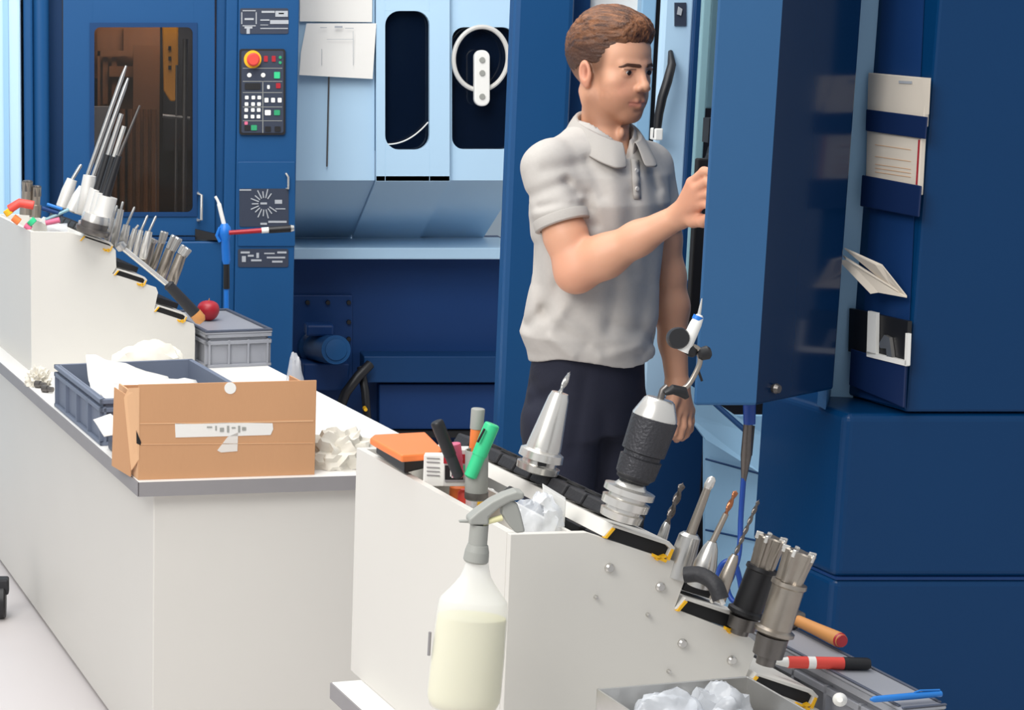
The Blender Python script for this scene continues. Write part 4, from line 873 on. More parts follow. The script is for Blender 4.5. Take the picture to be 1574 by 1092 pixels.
MB().tube([A(186, 379, 6.06), A(258, 438, 6.06)], 4.2*mpp(6.06), 12).build('shaft', 'steel_bright', h, smooth=True)
MB().lathe(A(182, 374, 6.06), A(190, 384, 6.06), [(0, 0.008), (0.2, 0.017), (0.8, 0.017), (1, 0.010)], 16).build('ratchet_head', 'steel', h, smooth=True)
MB().lathe(A(257, 436, 6.06), A(309, 492, 6.06), [(0, 0.011), (0.05, 0.018), (0.1, 0.016), (0.9, 0.019), (1, 0.014)], 20).build('grip', 'rubber', h, smooth=True)
MB().lathe(A(300, 482, 6.06), A(311, 495, 6.06), [(0, 0.0195), (0.7, 0.0195), (1, 0.012)], 20).build('grip_ring', 'wood', h, smooth=True)
# small bits in the far rack's top trough
bits = [('red plastic clamp heaped at the left end of the far rack', 'red_bright', [(14, 322), (30, 312), (52, 316)], 7, 'clamp'), ('yellow plastic knob beside the red clamp at the left edge', 'yellow', [(10, 322), (16, 330)], 7, 'knob'), ('orange plastic knob below the yellow knob', 'orange', [(20, 334), (30, 342)], 6, 'knob'),
        ('green round knob left of the blue rods in the far rack', 'green', [(46, 338), (52, 344)], 7, 'knob'), ('pink plastic clip below the blue rods', 'pink', [(70, 343), (92, 338)], 4.5, 'clip'), ('pink plastic clip by the green knob', 'pink', [(38, 346), (48, 352)], 4.5, 'clip'), ('thin blue rod leaning in the far rack trough', 'blue_pen', [(72, 314), (96, 322)], 2.6, 'rod'), ('teal rod crossing the blue rod in the far rack trough', 'teal_glass', [(70, 338), (106, 322)], 2.6, 'rod'), ('dark violet rod under the blue rod in the far rack trough', 'navy', [(64, 320), (90, 328)], 3.4, 'rod'), ('white plastic tube lying at the trough front of the far rack', 'film', [(72, 352), (104, 350)], 7, 'tube')]
for lb, mt, pts, r, ct in bits:
    o = MB().tube([A(u, v, 6.12) for u, v in pts], r*mpp(6.12), 12).build({'knob': 'plastic_ball', 'clip': 'plastic_peg'}.get(ct, 'plastic_'+ct), mt, smooth=True, bevel=0.002); tag(o, lb, ct, 'small bits in the far rack')
for k, (b, t, r) in enumerate((((40, 330), (42, 280), 8), ((54, 334), (56, 288), 7))):
    h = thing('collet_holder', ['grey steel collet holder behind the red clamp, taller one', 'grey steel collet holder behind the red clamp, shorter one'][k], 'tool holder', A(*b, 6.45), GF)
    lat('body', 'steel_warm', b, t, 6.45, [(0, r*1.3), (0.4, r*1.3), (0.42, r), (0.8, r), (1, r*1.1)], h, 18)
    lat('collet_nut', 'steel_dark', (t[0], t[1]+14), (t[0], t[1]-3), 6.45, [(0, r*1.1), (0.9, r*1.1), (1, r*0.7)], h, 36, flute=6, fa=0.2)
# coolant gun with lance behind the lidded crate
g = thing('blow_gun', 'bright blue coolant gun with a curved white nozzle before the far machine', 'air gun', A(348, 480, 6.95))
Yg = 6.95
MB().tube(spline([A(331, 302, Yg), A(336, 312, Yg), A(340, 328, Yg), A(345, 348, Yg)]), [k_*mpp(Yg) for k_ in [2.2]*7 + [3.4]*12], 12).build('nozzle', 'white_plastic', g, smooth=True)
MB().lathe(A(345, 344, Yg), A(348, 406, Yg), [(0, 0.012), (0.1, 0.022), (0.25, 0.024), (0.4, 0.016), (0.9, 0.016), (1, 0.012)], 18).build('handle', 'blue_plastic', g, smooth=True)
MB().tube([A(338, 350, Yg-0.01), A(333, 362, Yg-0.01), A(338, 372, Yg-0.01)], 0.006, 10).build('trigger', 'blue_plastic', g, smooth=True)
MB().lathe(A(348, 404, Yg), A(348, 444, Yg), [(0, 0.011), (1, 0.012)], 14).build('hose_fitting', 'black', g, smooth=True)
MB().tube(spline([A(348, 442, Yg), A(348, 480, Yg), A(347, 560, Yg), A(344, 700, Yg), (A(344, 700, Yg).x, Yg, FZ+0.01)]), 0.009, 10).build('hose', 'blue_plastic', g, smooth=True)
l_ = thing('lance', 'red white and black rod pointing right from the blue coolant gun', 'rod', A(400, 356, Yg-0.03))
Q = lambda t: A(352, 358, Yg-0.03).lerp(A(452, 351, Yg-0.03), t)
seg('red_section', 'red', Q(0), Q(0.52), [(0, 0.008), (1, 0.009)], l_); seg('white_section', 'white_plastic', Q(0.5), Q(0.62), [(0, 0.0105), (1, 0.0105)], l_)
seg('black_section', 'black', Q(0.61), Q(0.95), [(0, 0.012), (1, 0.013)], l_); seg('tip', 'steel_bright', Q(0.94), Q(1.0), [(0, 0.013), (1, 0.010)], l_)
# castor by the bench
h = thing('castor_wheel', 'black castor wheel standing on the floor at the left edge', 'castor', (Zp(2, 950, FZ).x, Zp(2, 950, FZ).y, FZ))
c = Zp(2, 950, FZ) + UP*0.055
MB().lathe(c - Vector((0.016, 0, 0)), c + Vector((0.016, 0, 0)), [(0, 0.035), (0.02, 0.05), (0.2, 0.055), (0.8, 0.055), (0.98, 0.05), (1, 0.035)], 28).build('wheel', 'black', h, smooth=True)
MB().box(c + UP*0.05, 0.05, 0.05, 0.05).build('fork', 'rubber', h, bevel=0.006)

# ================================================================ THE MAN
def vnoise(P, seed=0):
    i = np.floor(P).astype(np.int64); f = P - i; f = f*f*(3-2*f)
    def hsh(x, y, z):
        n = (x*73856093) ^ (y*19349663) ^ (z*83492791) ^ (seed*2654435761 % 100003); n = (n ^ (n >> 13)) * 1274126177; n = n & 0x7fffffff
        return (n % 10007) / 10007.0
    r = 0
    for a in (0, 1):
        for b in (0, 1):
            for c in (0, 1):
                wgt = (f[..., 0] if a else 1-f[..., 0])*(f[..., 1] if b else 1-f[..., 1])*(f[..., 2] if c else 1-f[..., 2])
                r = r + wgt*hsh(i[..., 0]+a, i[..., 1]+b, i[..., 2]+c)
    return r - 0.5
class SDF:
    """signed distance field on a grid, in a frame with origin O and axes (x, y, z) as rows of R"""
    def __init__(s, lo, hi, h, O=(0, 0, 0), R=None):
        s.lo = np.array(lo, float); s.h = h; s.n = (np.ceil((np.array(hi)-s.lo)/h)).astype(int)+1
        ax = [s.lo[i] + h*np.arange(s.n[i]) for i in range(3)]
        s.G = np.stack(np.meshgrid(*ax, indexing='ij'), -1); s.O = np.array(O, float); s.R = np.eye(3) if R is None else np.array(R, float)
        s.F = np.full(s.G.shape[:3], 1.0)
    def loc(s, p): return s.R @ (np.array(p, float) - s.O)
    def join(s, d, k, sub=False):
        if not sub:
            hh = np.clip(0.5 + 0.5*(s.F-d)/k, 0, 1); s.F = s.F*(1-hh) + d*hh - k*hh*(1-hh)
        else:
            hh = np.clip(0.5 - 0.5*(s.F+d)/k, 0, 1); s.F = s.F*(1-hh) + (-d)*hh + k*hh*(1-hh)
        return s
    def d_ell(s, c, r, R=None):
        q = s.G - np.array(c)
        if R is not None: q = q @ np.array(R).T
        r = np.array(r); k0 = np.linalg.norm(q/r, axis=-1); k1 = np.linalg.norm(q/(r*r), axis=-1) + 1e-9
        return k0*(k0-1)/k1
    def ell(s, c, r, k=0.01, sub=False, R=None): return s.join(s.d_ell(c, r, R), k, sub)
    def d_cap(s, a, b, ra, rb):
        a = np.array(a, float); b = np.array(b, float); ab = b-a; q = s.G - a
        t = np.clip((q @ ab)/(ab @ ab + 1e-12), 0, 1); return np.linalg.norm(q - t[..., None]*ab, axis=-1) - (ra + (rb-ra)*t)
    def cap(s, a, b, ra, rb=None, k=0.01, sub=False): return s.join(s.d_cap(a, b, ra, ra if rb is None else rb), k, sub)
    def chain(s, pts, rs, k=0.008, kk=0.008):
        d = None
        for i in range(len(pts)-1):
            e = s.d_cap(pts[i], pts[i+1], rs[i], rs[i+1])
            if d is None: d = e
            else:
                hh = np.clip(0.5 + 0.5*(d-e)/kk, 0, 1); d = d*(1-hh) + e*hh - kk*hh*(1-hh)
        return s.join(d, k)
    def loft(s, rows, k=0.02):
        """rows: (z, half width, half depth, forward offset, side offset)"""
        rows = np.array(sorted(rows)); z = s.G[..., 2]
        a, b, cy, cx = [np.interp(z, rows[:, 0], rows[:, i]) for i in (1, 2, 3, 4)]
        q = np.sqrt(((s.G[..., 0]-cx)/a)**2 + ((s.G[..., 1]-cy)/b)**2); d = (q-1)*np.minimum(a, b)
        d = np.maximum(d, np.maximum(z - rows[-1, 0], rows[0, 0] - z)); return s.join(d, k)
    def half(s, p, n, k=0.004):                           # keep the side the normal points away from
        n = np.array(n, float); n /= np.linalg.norm(n); d = (s.G - np.array(p)) @ n
        hh = np.clip(0.5 - 0.5*(s.F-d)/k, 0, 1); s.F = s.F*(1-hh) + d*hh + k*hh*(1-hh); return s
    def mesh(s):
        F = s.F.copy(); F[0] = F[-1] = 1; F[:, 0] = F[:, -1] = 1; F[:, :, 0] = F[:, :, -1] = 1
        I = F < 0; nx, ny, nz = F.shape
        cnt = sum(I[a:nx-1+a, b:ny-1+b, c:nz-1+c].astype(np.int8) for a in (0, 1) for b in (0, 1) for c in (0, 1))
        act = (cnt > 0) & (cnt < 8); ci = np.argwhere(act); idx = np.full(act.shape, -1, np.int64); idx[act] = np.arange(len(ci))
        S = np.zeros((len(ci), 3)); N = np.zeros(len(ci)); C = [(a, b, c) for a in (0, 1) for b in (0, 1) for c in (0, 1)]
        for p in C:
            for ax in range(3):
                if p[ax]: continue
                q = list(p); q[ax] = 1; fp = F[tuple((ci+p).T)]; fq = F[tuple((ci+q).T)]; m = (fp < 0) != (fq < 0)
                t = np.where(m, fp/(fp-fq+1e-12*(fp == fq)), 0); v = np.array(p, float) + np.outer(t, np.eye(3)[ax]); S[m] += v[m]; N[m] += 1
        V = (ci + S/N[:, None])*s.h + s.lo; Q = []
        for ax in range(3):
            o1, o2 = [(1, 2), (2, 0), (0, 1)][ax]; sl = [slice(1, -1)]*3; sl[ax] = slice(0, F.shape[ax]-1); A_ = I[tuple(sl)]
            sh = list(sl); sh[ax] = slice(1, F.shape[ax]); B_ = I[tuple(sh)]; e = np.argwhere(A_ != B_); base = np.array([1, 1, 1]); base[ax] = 0
            g = e + base; a1 = np.zeros(3, int); a1[o1] = 1; a2 = np.zeros(3, int); a2[o2] = 1
            q = np.stack([idx[tuple((g-a1-a2).T)], idx[tuple((g-a2).T)], idx[tuple(g.T)], idx[tuple((g-a1).T)]], 1)
            flip = ~A_[tuple(e.T)]; q[flip] = q[flip][:, ::-1]; Q.append(q)
        Q = np.concatenate(Q); Q = Q[(Q >= 0).all(1)]
        return V @ s.R + s.O, Q, V
def np_mesh(name, parts, mats, parent, colors=None):
    vs = np.concatenate([p[0] for p in parts]); off = 0; fs = []
    for p in parts: fs.append(p[1] + off); off += len(p[0])
    fs = np.concatenate(fs); o0 = np.array(ORG[parent.name]); me = bpy.data.meshes.new(name)
    me.vertices.add(len(vs)); me.vertices.foreach_set('co', (vs-o0).astype(np.float32).ravel())
    me.loops.add(len(fs)*4); me.loops.foreach_set('vertex_index', fs.astype(np.int32).ravel())
    me.polygons.add(len(fs)); me.polygons.foreach_set('loop_start', (np.arange(len(fs))*4).astype(np.int32))
    me.update(calc_edges=True); me.validate()
    for p in me.polygons: p.use_smooth = True
    for mm in (mats if isinstance(mats, list) else [mats]): me.materials.append(M[mm] if isinstance(mm, str) else mm)
    if colors is not None:
        ca = me.color_attributes.new('tint', 'FLOAT_COLOR', 'POINT'); ca.data.foreach_set('color', np.concatenate([colors, np.ones((len(colors), 1))], 1).astype(np.float32).ravel())
    o = bpy.data.objects.new(name, me); COL.objects.link(o); o.parent = parent; ORG[o.name] = ORG[parent.name]; return o
def tinted(name, rough, sss=0.0, bump=0.0, bscale=300):
    m = mat(name, '#ffffff', rough, sss=sss, bump=bump, bscale=bscale); a = m.node_tree.nodes.new('ShaderNodeVertexColor'); a.layer_name = 'tint'
    m.node_tree.links.new(a.outputs[0], m.node_tree.nodes['Principled BSDF'].inputs['Base Color']); M[name] = m
tinted('skin', 0.5, 0.12, 0.06, 400)
m_('hair', '#6a4028', 0.5, var=0.6, vscale=45, stretch=(0.7, 1.8, 3.5), bump=0.6, bscale=160)
m_('eye_white', '#d8d2cc', 0.25); m_('iris', '#2a1a12', 0.2); m_('eyebrow', '#4a2c1c', 0.7)
m_('shirt', '#bfbab4', 0.9, var=0.05, vscale=90, bump=0.25, bscale=900)
m_('shirt_trim', '#b5b0aa', 0.9, bump=0.3, bscale=700)
m_('trousers', '#171a2c', 0.85, var=0.15, vscale=12, bump=0.15, bscale=300)

YP = 4.36
def frame(deg): 
    a = math.radians(deg); f = Vector((math.sin(a), -math.cos(a), 0)); r = Vector((f.y, -f.x, 0)); return r, f    # r = the man's right
TR, TF_ = frame(28); HR, HF = frame(33)
HC = A(938, 105, YP); TC = A(919, 300, YP); TC = Vector((TC.x, TC.y, 0))
man = thing('person', 'man in a grey polo shirt and dark trousers reaching behind the blue door', 'person', (TC.x, TC.y, FZ))
# head frame: tilt slightly forward
nod = math.radians(4); hz_ = (Vector((0, 0, 1))*math.cos(nod) + HF*math.sin(nod)).normalized(); hy = hz_.cross(Vector((HR.x, HR.y, 0))).normalized()
if hy.dot(HF) < 0: hy = -hy
RH = np.array([list(HR), list(hy), list(hz_)]); RT = np.array([list(TR), list(TF_), [0, 0, 1]])
def tw(x, y, z): return np.array(TC) + x*np.array(TR) + y*np.array(TF_) + np.array([0, 0, z])     # torso frame to world
def hw(x, y, z): return np.array(HC) + np.array([x, y, z]) @ RH
# joints in the world
SHR = np.array(A(838, 256, 4.27)); ELR = np.array(A(886, 418, 4.19)); WRR = np.array(A(1047, 331, 4.06))
SHL = np.array(A(1000, 258, 4.44)); ELL = np.array(A(1027, 425, 4.44)); WRL = np.array(A(1041, 592, 4.42))

# ---- head and neck
H = SDF((-.11, -.135, -.20), (.11, .145, .14), 0.0021, HC, RH)
H.ell((0, -.014, .034), (.073, .093, .087), .01)
H.ell((0, .026, -.024), (.057, .064, .074), .03); H.ell((0, .040, .035), (.057, .046, .052), .02)
for sx in (-1, 1):
    H.cap((sx*.038, .069, .014), (sx*.010, .083, .012), .0085, .0085, .012)
    H.ell((sx*.041, .050, -.024), (.020, .022, .018), .022)
    H.cap((sx*.054, -.004, -.02), (sx*.048, .004, -.062), .014, .012, .02); H.cap((sx*.048, .004, -.062), (sx*.016, .064, -.096), .014, .014, .022)
    H.ell((sx*.031, .055, -.058), (.020, .025, .025), .02)
H.ell((0, .068, -.053), (.031, .026, .030), .02); H.ell((0, .073, -.094), (.020, .015, .015), .016); H.ell((0, .030, -.078), (.040, .048, .024), .03)
for sx in (-1, 1): H.ell((sx*.032, .100, -.003), (.017, .017, .0125), .014, True)
H.cap((0, .084, .010), (0, .101, -.026), .0075, .0090, .010); H.ell((0, .104, -.032), (.0100, .0095, .0090), .008)
for sx in (-1, 1):
    H.ell((sx*.0125, .098, -.035), (.0075, .009, .0075), .005); H.ell((sx*.0065, .104, -.043), (.0035, .005, .004), .003, True)
    H.ell((sx*.031, .0715, -.001), (.0150, .0150, .0135), .005)
    H.cap((sx*.018, .0845, .0045), (sx*.044, .0775, .0040), .003, .003, .004); H.ell((sx*.031, .090, -.0015), (.0138, .010, .0050), .0015, True)
H.chain([(-.025, .0815, -.0660), (-.009, .0930, -.0620), (.009, .0930, -.0620), (.025, .0815, -.0660)], [.0025, .0042, .0042, .0025], .005)
H.chain([(-.021, .0830, -.0695), (0, .0915, -.0730), (.021, .0830, -.0695)], [.0025, .0052, .0025], .005)
H.join(np.minimum(H.d_cap((-.026, .087, -.0672), (0, .1000, -.0672), .0014, .0014), H.d_cap((0, .1000, -.0672), (.026, .087, -.0672), .0014, .0014)), .0025, True)
H.ell((0, .098, -.085), (.016, .008, .004), .006, True)
for sx in (-1, 1):
    ca, sa = math.cos(.25), math.sin(.25); Re = [[1, 0, 0], [0, ca, sa], [0, -sa, ca]]
    H.ell((sx*.0765, .000, -.010), (.0095, .0165, .029), .006, R=Re); H.ell((sx*.0870, .002, -.007), (.0095, .0105, .019), .003, True, R=Re); H.ell((sx*.0735, .012, -.014), (.006, .005, .007), .004); H.ell((sx*.073, .006, -.034), (.006, .007, .008), .005)
nk = H.loc(tw(0, .012, 1.44)); H.cap((0, -.008, -.064), tuple(nk), .047, .056, .02)
for sx in (-1, 1): H.cap((sx*.050, -.018, -.05), tuple(H.loc(tw(sx*.012, .052, 1.49))), .010, .008, .03)
H.ell(tuple(H.loc(tw(0, .052, 1.535)) + np.array([0, .012, 0])), (.006, .006, .010), .014)
hv, hq, hl = H.mesh()
# skin tint: stubble, lips, short hair fading into the skin
SK = np.array(hexc('#d9a283')[:3]); ST = np.array(hexc('#94644a')[:3]); LP = np.array(hexc('#c07a68')[:3]); FD = np.array(hexc('#6a4631')[:3]); RD = np.array(hexc('#d68a70')[:3])
def sst(a, b, x): t = np.clip((x-a)/(b-a), 0, 1); return t*t*(3-2*t)
hc = np.tile(SK, (len(hl), 1)); x, y, z = hl.T; ns = vnoise(hl*160, 3)
def mixc(c, col, wgt): return c*(1-wgt[:, None]) + col*wgt[:, None]
beard = sst(-.035, -.062, z + 0.25*np.abs(x) - .012 + .004*ns)*sst(-.135, -.115, z)*sst(.0, .03, y + .02)*0.62
must = np.exp(-((z+.054)/.008)**2)*sst(.07, .085, y)*sst(.034, .02, np.abs(x))*0.5; hc = mixc(hc, ST, np.clip(np.maximum(beard, must), 0, 1))
hc = mixc(hc, RD, 0.35*np.exp(-(((np.abs(x)-.04)/.02)**2 + ((z+.035)/.02)**2))*(y > .03)); hc = mixc(hc, RD, 0.5*(np.abs(x) > .072).astype(float)*(z < .03))
lip = np.exp(-((z+.068+ .25*np.maximum(np.abs(x)-.008, 0)*0)/.0075)**4)*(np.abs(x) < .0265)*(y > .080)*0.8; hc = mixc(hc, LP, lip)
hc = mixc(hc, np.array(hexc('#8a4a38')[:3]), .75*np.exp(-(((y-.003)/.006)**2 + ((z+.006)/.013)**2))*(np.abs(x) > .074))  # shade of the ear bowl painted as a darker tint
hc = mixc(hc, np.array(hexc('#3a2218')[:3]), .8*np.exp(-((z-.0048)/.0016)**2)*(np.abs(np.abs(x)-.031) < .0145)*(y > .07))
fade = sst(-.060, .0, z - 0.15*(y+.02))*sst(.060, .030, y)*sst(.058, .066, np.abs(x) + np.maximum(-y-.02, 0)*1.2)*(np.abs(x) < .0765); hc = mixc(hc, FD, np.clip(fade*0.9, 0, 1))

# ---- arms and hands
def arm(lo, hi, h, sh, el, wr, fingers, thumb, knuck, rr):
    S = SDF(lo, hi, h)
    S.cap(sh, sh*.35+el*.65, rr[0], rr[1], .01); S.cap(sh*.35+el*.65, el, rr[1], rr[2], .02)
    m1 = el*.72+wr*.28; m2 = el*.4+wr*.6; S.cap(el, m1, rr[2]*.97, rr[3], .025); S.cap(m1, m2, rr[3], rr[4], .025); S.cap(m2, wr, rr[4], rr[5], .02)
    for k_ in knuck: S.cap(wr, k_, .0185, .0125, .016)
    for k_, f in zip(knuck, fingers):
        S.chain([k_] + [np.array(p) for p in f[0]], [.0108] + list(f[1]), .005, .004)
    S.chain([wr*.75 + np.array(thumb[0][0])*.25] + [np.array(p) for p in thumb[0]], [.015] + list(thumb[1]), .010, .005)
    return S
aa = lambda u, v, Y: np.array(A(u, v, Y))
KR = [aa(1064, 281, 4.00), aa(1071, 290, 3.985), aa(1075, 302, 3.985), aa(1075, 314, 3.99)]
FR_ = [([aa(1082, 264, 3.965), aa(1094, 264, 3.935), aa(1101, 272, 3.912)], [.0098, .0088, .0078]),
       ([aa(1088, 279, 3.950), aa(1099, 283, 3.925), aa(1104, 292, 3.908)], [.0102, .0090, .0080]),
       ([aa(1090, 298, 3.950), aa(1100, 303, 3.925), aa(1103, 311, 3.910)], [.0098, .0088, .0078]),
       ([aa(1087, 314, 3.960), aa(1096, 320, 3.935), aa(1099, 327, 3.920)], [.0086, .0078, .0070])]
TH_ = ([aa(1066, 338, 4.02), aa(1082, 340, 3.985), aa(1093, 335, 3.95), aa(1098, 330, 3.93)], [.0160, .0130, .0115, .0095])
ARR = arm((.94, 3.86, 1.13), (1.42, 4.36, 1.56), .0026, SHR, ELR, WRR, FR_, TH_, KR, (.026, .044, .043, .044, .035, .0255))
av, aq, al = ARR.mesh()
KL = [aa(1040, 634, 4.395), aa(1049, 636, 4.405), aa(1056, 635, 4.42), aa(1060, 631, 4.435)]
FL_ = [([aa(1039, 652, 4.385), aa(1036, 666, 4.39), aa(1034, 672, 4.40)], [.0100, .0092, .0080]), ([aa(1049, 656, 4.39), aa(1045, 671, 4.395), aa(1040, 676, 4.41)], [.0104, .0095, .0082]),
       ([aa(1057, 654, 4.405), aa(1054, 668, 4.41), aa(1048, 674, 4.42)], [.0100, .0090, .0080]), ([aa(1062, 648, 4.425), aa(1061, 660, 4.43), aa(1056, 667, 4.435)], [.0086, .0078, .0072])]
TL_ = ([aa(1034, 615, 4.39), aa(1030, 632, 4.375), aa(1031, 646, 4.37)], [.0155, .0125, .0105])
ARL = arm((1.17, 4.33, .80), (1.42, 4.56, 1.44), .003, SHL, ELL, WRL, FL_, TL_, KL, (.042, .041, .036, .038, .031, .025))
lv, lq, ll = ARL.mesh()
# ---- hidden body under the clothes, so that the figure is whole
Bd = SDF((-.26, -.2, -.04), (.26, .22, 1.58), .009, TC, RT)
Bd.loft([(.92, .11, .075, 0, 0), (1.0, .12, .09, 0, 0), (1.15, .12, .085, 0, 0), (1.3, .13, .09, 0, 0), (1.42, .12, .085, 0, 0), (1.48, .09, .065, 0, 0), (1.52, .06, .06, 0, 0)], .03)
for sx in (-1, 1): Bd.cap((sx*.085, 0, .90), (sx*.095, .012, .50), .048, .045, .02); Bd.cap((sx*.095, .012, .50), (sx*.10, -.01, .04), .045, .034, .02)
Bd.cap((0, -.01, 1.44), (0, -.01, 1.49), .045, .04, .02)
for sh in (SHR, SHL): Bd.cap((0, 0, 1.44), tuple(Bd.loc(sh)), .045, .035, .03)
bv, bq, bl_ = Bd.mesh()
cols = np.concatenate([hc, np.tile(SK, (len(av), 1)), np.tile(SK*.92, (len(lv), 1)), np.tile(SK, (len(bv), 1))])  # left arm skin is darkened, its shadow put into the colour
elb = np.exp(-(np.linalg.norm(av - ELR, axis=1)/.06)**2)*0.45 + 0.35*sst(.09, .0, np.min([np.linalg.norm(av - k_, axis=1) for k_ in KR], axis=0)); i0 = len(hc); cols[i0:i0+len(av)] = mixc(cols[i0:i0+len(av)], RD, np.clip(elb, 0, 1))
body = np_mesh('body', [(hv, hq), (av, aq), (lv, lq), (bv, bq)], 'skin', man, cols)
# ---- eyes, brows, hair
for sx in (-1, 1):
    c = hw(sx*.031, .0725, -.0015); gz = (Vector(hy) + Vector(HR)*0.05 + Vector((0, 0, -0.10))).normalized()
    MB().lathe(Vector(c) - gz*.0128, Vector(c) + gz*.0128, [(0.5-0.5*math.cos(math.pi*k/14), .0128*math.sin(math.pi*k/14)) for k in range(15)], 20).build('eye', 'eye_white', man, smooth=True)
    e = bpy.data.objects[[o.name for o in man.children if o.name.startswith('eye')][-1]]
    MB().lathe(Vector(c) + gz*.0108, Vector(c) + gz*.0134, [(0, .0064), (0.7, .0052), (1, .001)], 18).build('iris', 'iris', e, smooth=True)
E_ = SDF((-.07, .04, -.01), (.07, .12, .04), .0013, HC, RH)
q = (E_.G - H.lo)/H.h; i = np.floor(q).astype(int); f = q - i; skin_d = 0
for a in (0, 1):
    for b in (0, 1):
        for c in (0, 1): skin_d = skin_d + np.abs(1-a-f[..., 0])*np.abs(1-b-f[..., 1])*np.abs(1-c-f[..., 2])*H.F[i[..., 0]+a, i[..., 1]+b, i[..., 2]+c]
bx, bz_ = np.abs(E_.G[..., 0]), E_.G[..., 2]; bd = 1.0
for (x0, z0, x1, z1, r0, r1) in ((.049, .0095, .038, .0150, .0014, .0032), (.038, .0150, .013, .0125, .0032, .0042)):
    t = np.clip(((bx-x0)*(x1-x0) + (bz_-z0)*(z1-z0))/((x1-x0)**2 + (z1-z0)**2), 0, 1)
    bd = np.minimum(bd, np.hypot(bx-x0-t*(x1-x0), bz_-z0-t*(z1-z0)) - (r0 + t*(r1-r0)))
E_.F = np.maximum(np.maximum(np.abs(skin_d) - .0018, bd), -(E_.G[..., 1] - .03))
E_.F += .0004*vnoise(E_.G*np.array([900, 300, 500]), 5)
ev, eq, _ = E_.mesh(); np_mesh('eyebrows', [(ev, eq)], 'eyebrow', man)
Hr = SDF((-.10, -.14, -.07), (.10, .13, .17), .0018, HC, RH)
Hr.ell((0, -.018, .045), (.079, .096, .089), .01); Hr.ell((0, .006, .091), (.062, .072, .035), .03); Hr.ell((-.006, .054, .080), (.050, .026, .026), .025)
# sides are cut short
gx, gy, gz_ = Hr.G[..., 0], Hr.G[..., 1], Hr.G[..., 2]
sidecut = np.abs(gx) - (.0745 + .012*sst(.03, .085, gz_)); Hr.join(-sidecut, .01, True) if False else None
Hr.F = np.maximum(Hr.F, sidecut)
hl_ = .012 + 0.050*sst(.025, .085, gy) - .038*sst(.0, -.09, gy) + .004*vnoise(Hr.G*120, 2)
Hr.join(-(hl_ - gz_), .008, True) if False else None
Hr.F = np.maximum(Hr.F, hl_ - gz_)
Hr.F = np.maximum(Hr.F, -(Hr.d_ell((0, .118, .010), (.066, .062, .056))))
st_ = np.stack([gx*120 + gy*45, gy*26 - gx*12, gz_*95], -1)
Hr.F += .0050*vnoise(st_, 7)*sst(.03, .08, gz_) + .0026*vnoise(st_*np.array([2.6, 1.3, 2.6]), 8) + .0010*vnoise(Hr.G*500, 9)
rv, rq, rl = Hr.mesh(); x, y, z = rl.T; sp_ = np.stack([x*190 + y*60, y*40 - x*16, z*170], -1)
str_ = np.clip(.5 + .9*vnoise(sp_, 11) + .6*vnoise(sp_*2.3, 12) + .35*vnoise(rl*40, 13), 0, 1)*sst(.02, .10, z + .2*np.maximum(-y, 0))
HD, HG, HS = [np.array(hexc(c)[:3]) for c in ('#3a2117', '#9c6640', '#553725')]
hcol = mixc(np.tile(HD, (len(rl), 1)), HG, str_*.85); hcol = mixc(hcol, HS, sst(.05, .0, z)*.6)
tinted('hair_strands', 0.55, 0, 0.5, 260); np_mesh('hair', [(rv, rq)], 'hair_strands', man, hcol)

# ---- polo shirt
Sh = SDF((-.30, -.24, .98), (.29, .24, 1.60), .0042, TC, RT)
Sh.loft([(.99, .138, .118, .0, -.004), (1.045, .150, .128, .0, -.002), (1.085, .164, .136, -.004, .004), (1.12, .163, .130, .0, .003), (1.20, .158, .118, .004, 0), (1.30, .165, .120, .006, 0), (1.38, .172, .124, .006, 0), (1.44, .165, .112, .0, 0), (1.485, .125, .088, -.004, 0), (1.52, .078, .066, 0, 0), (1.55, .060, .058, .008, 0)], .02)
shr, shl, elr, ell_ = Sh.loc(SHR), Sh.loc(SHL), Sh.loc(ELR), Sh.loc(ELL)
for q in (shr, shl): Sh.cap((0, -.008, 1.485), tuple(q*np.array([.86, 1, 1]) + np.array([0, 0, .012])), .050, .048, .06)
sleeve_end = shr*.45 + elr*.55; sl_dir = (elr-shr)/np.linalg.norm(elr-shr)
slv = np.maximum(Sh.d_cap(tuple(shr), tuple(shr*.40+elr*.60), .053, .0570), (Sh.G - sleeve_end) @ sl_dir); Sh.join(slv, .022)
sleeve_l = shl*.42 + ell_*.58; dl = (ell_-shl)/np.linalg.norm(ell_-shl)
slv = np.maximum(Sh.d_cap(tuple(shl), tuple(shl*.35+ell_*.65), .052, .052), (Sh.G - sleeve_l) @ dl); Sh.join(slv, .018)
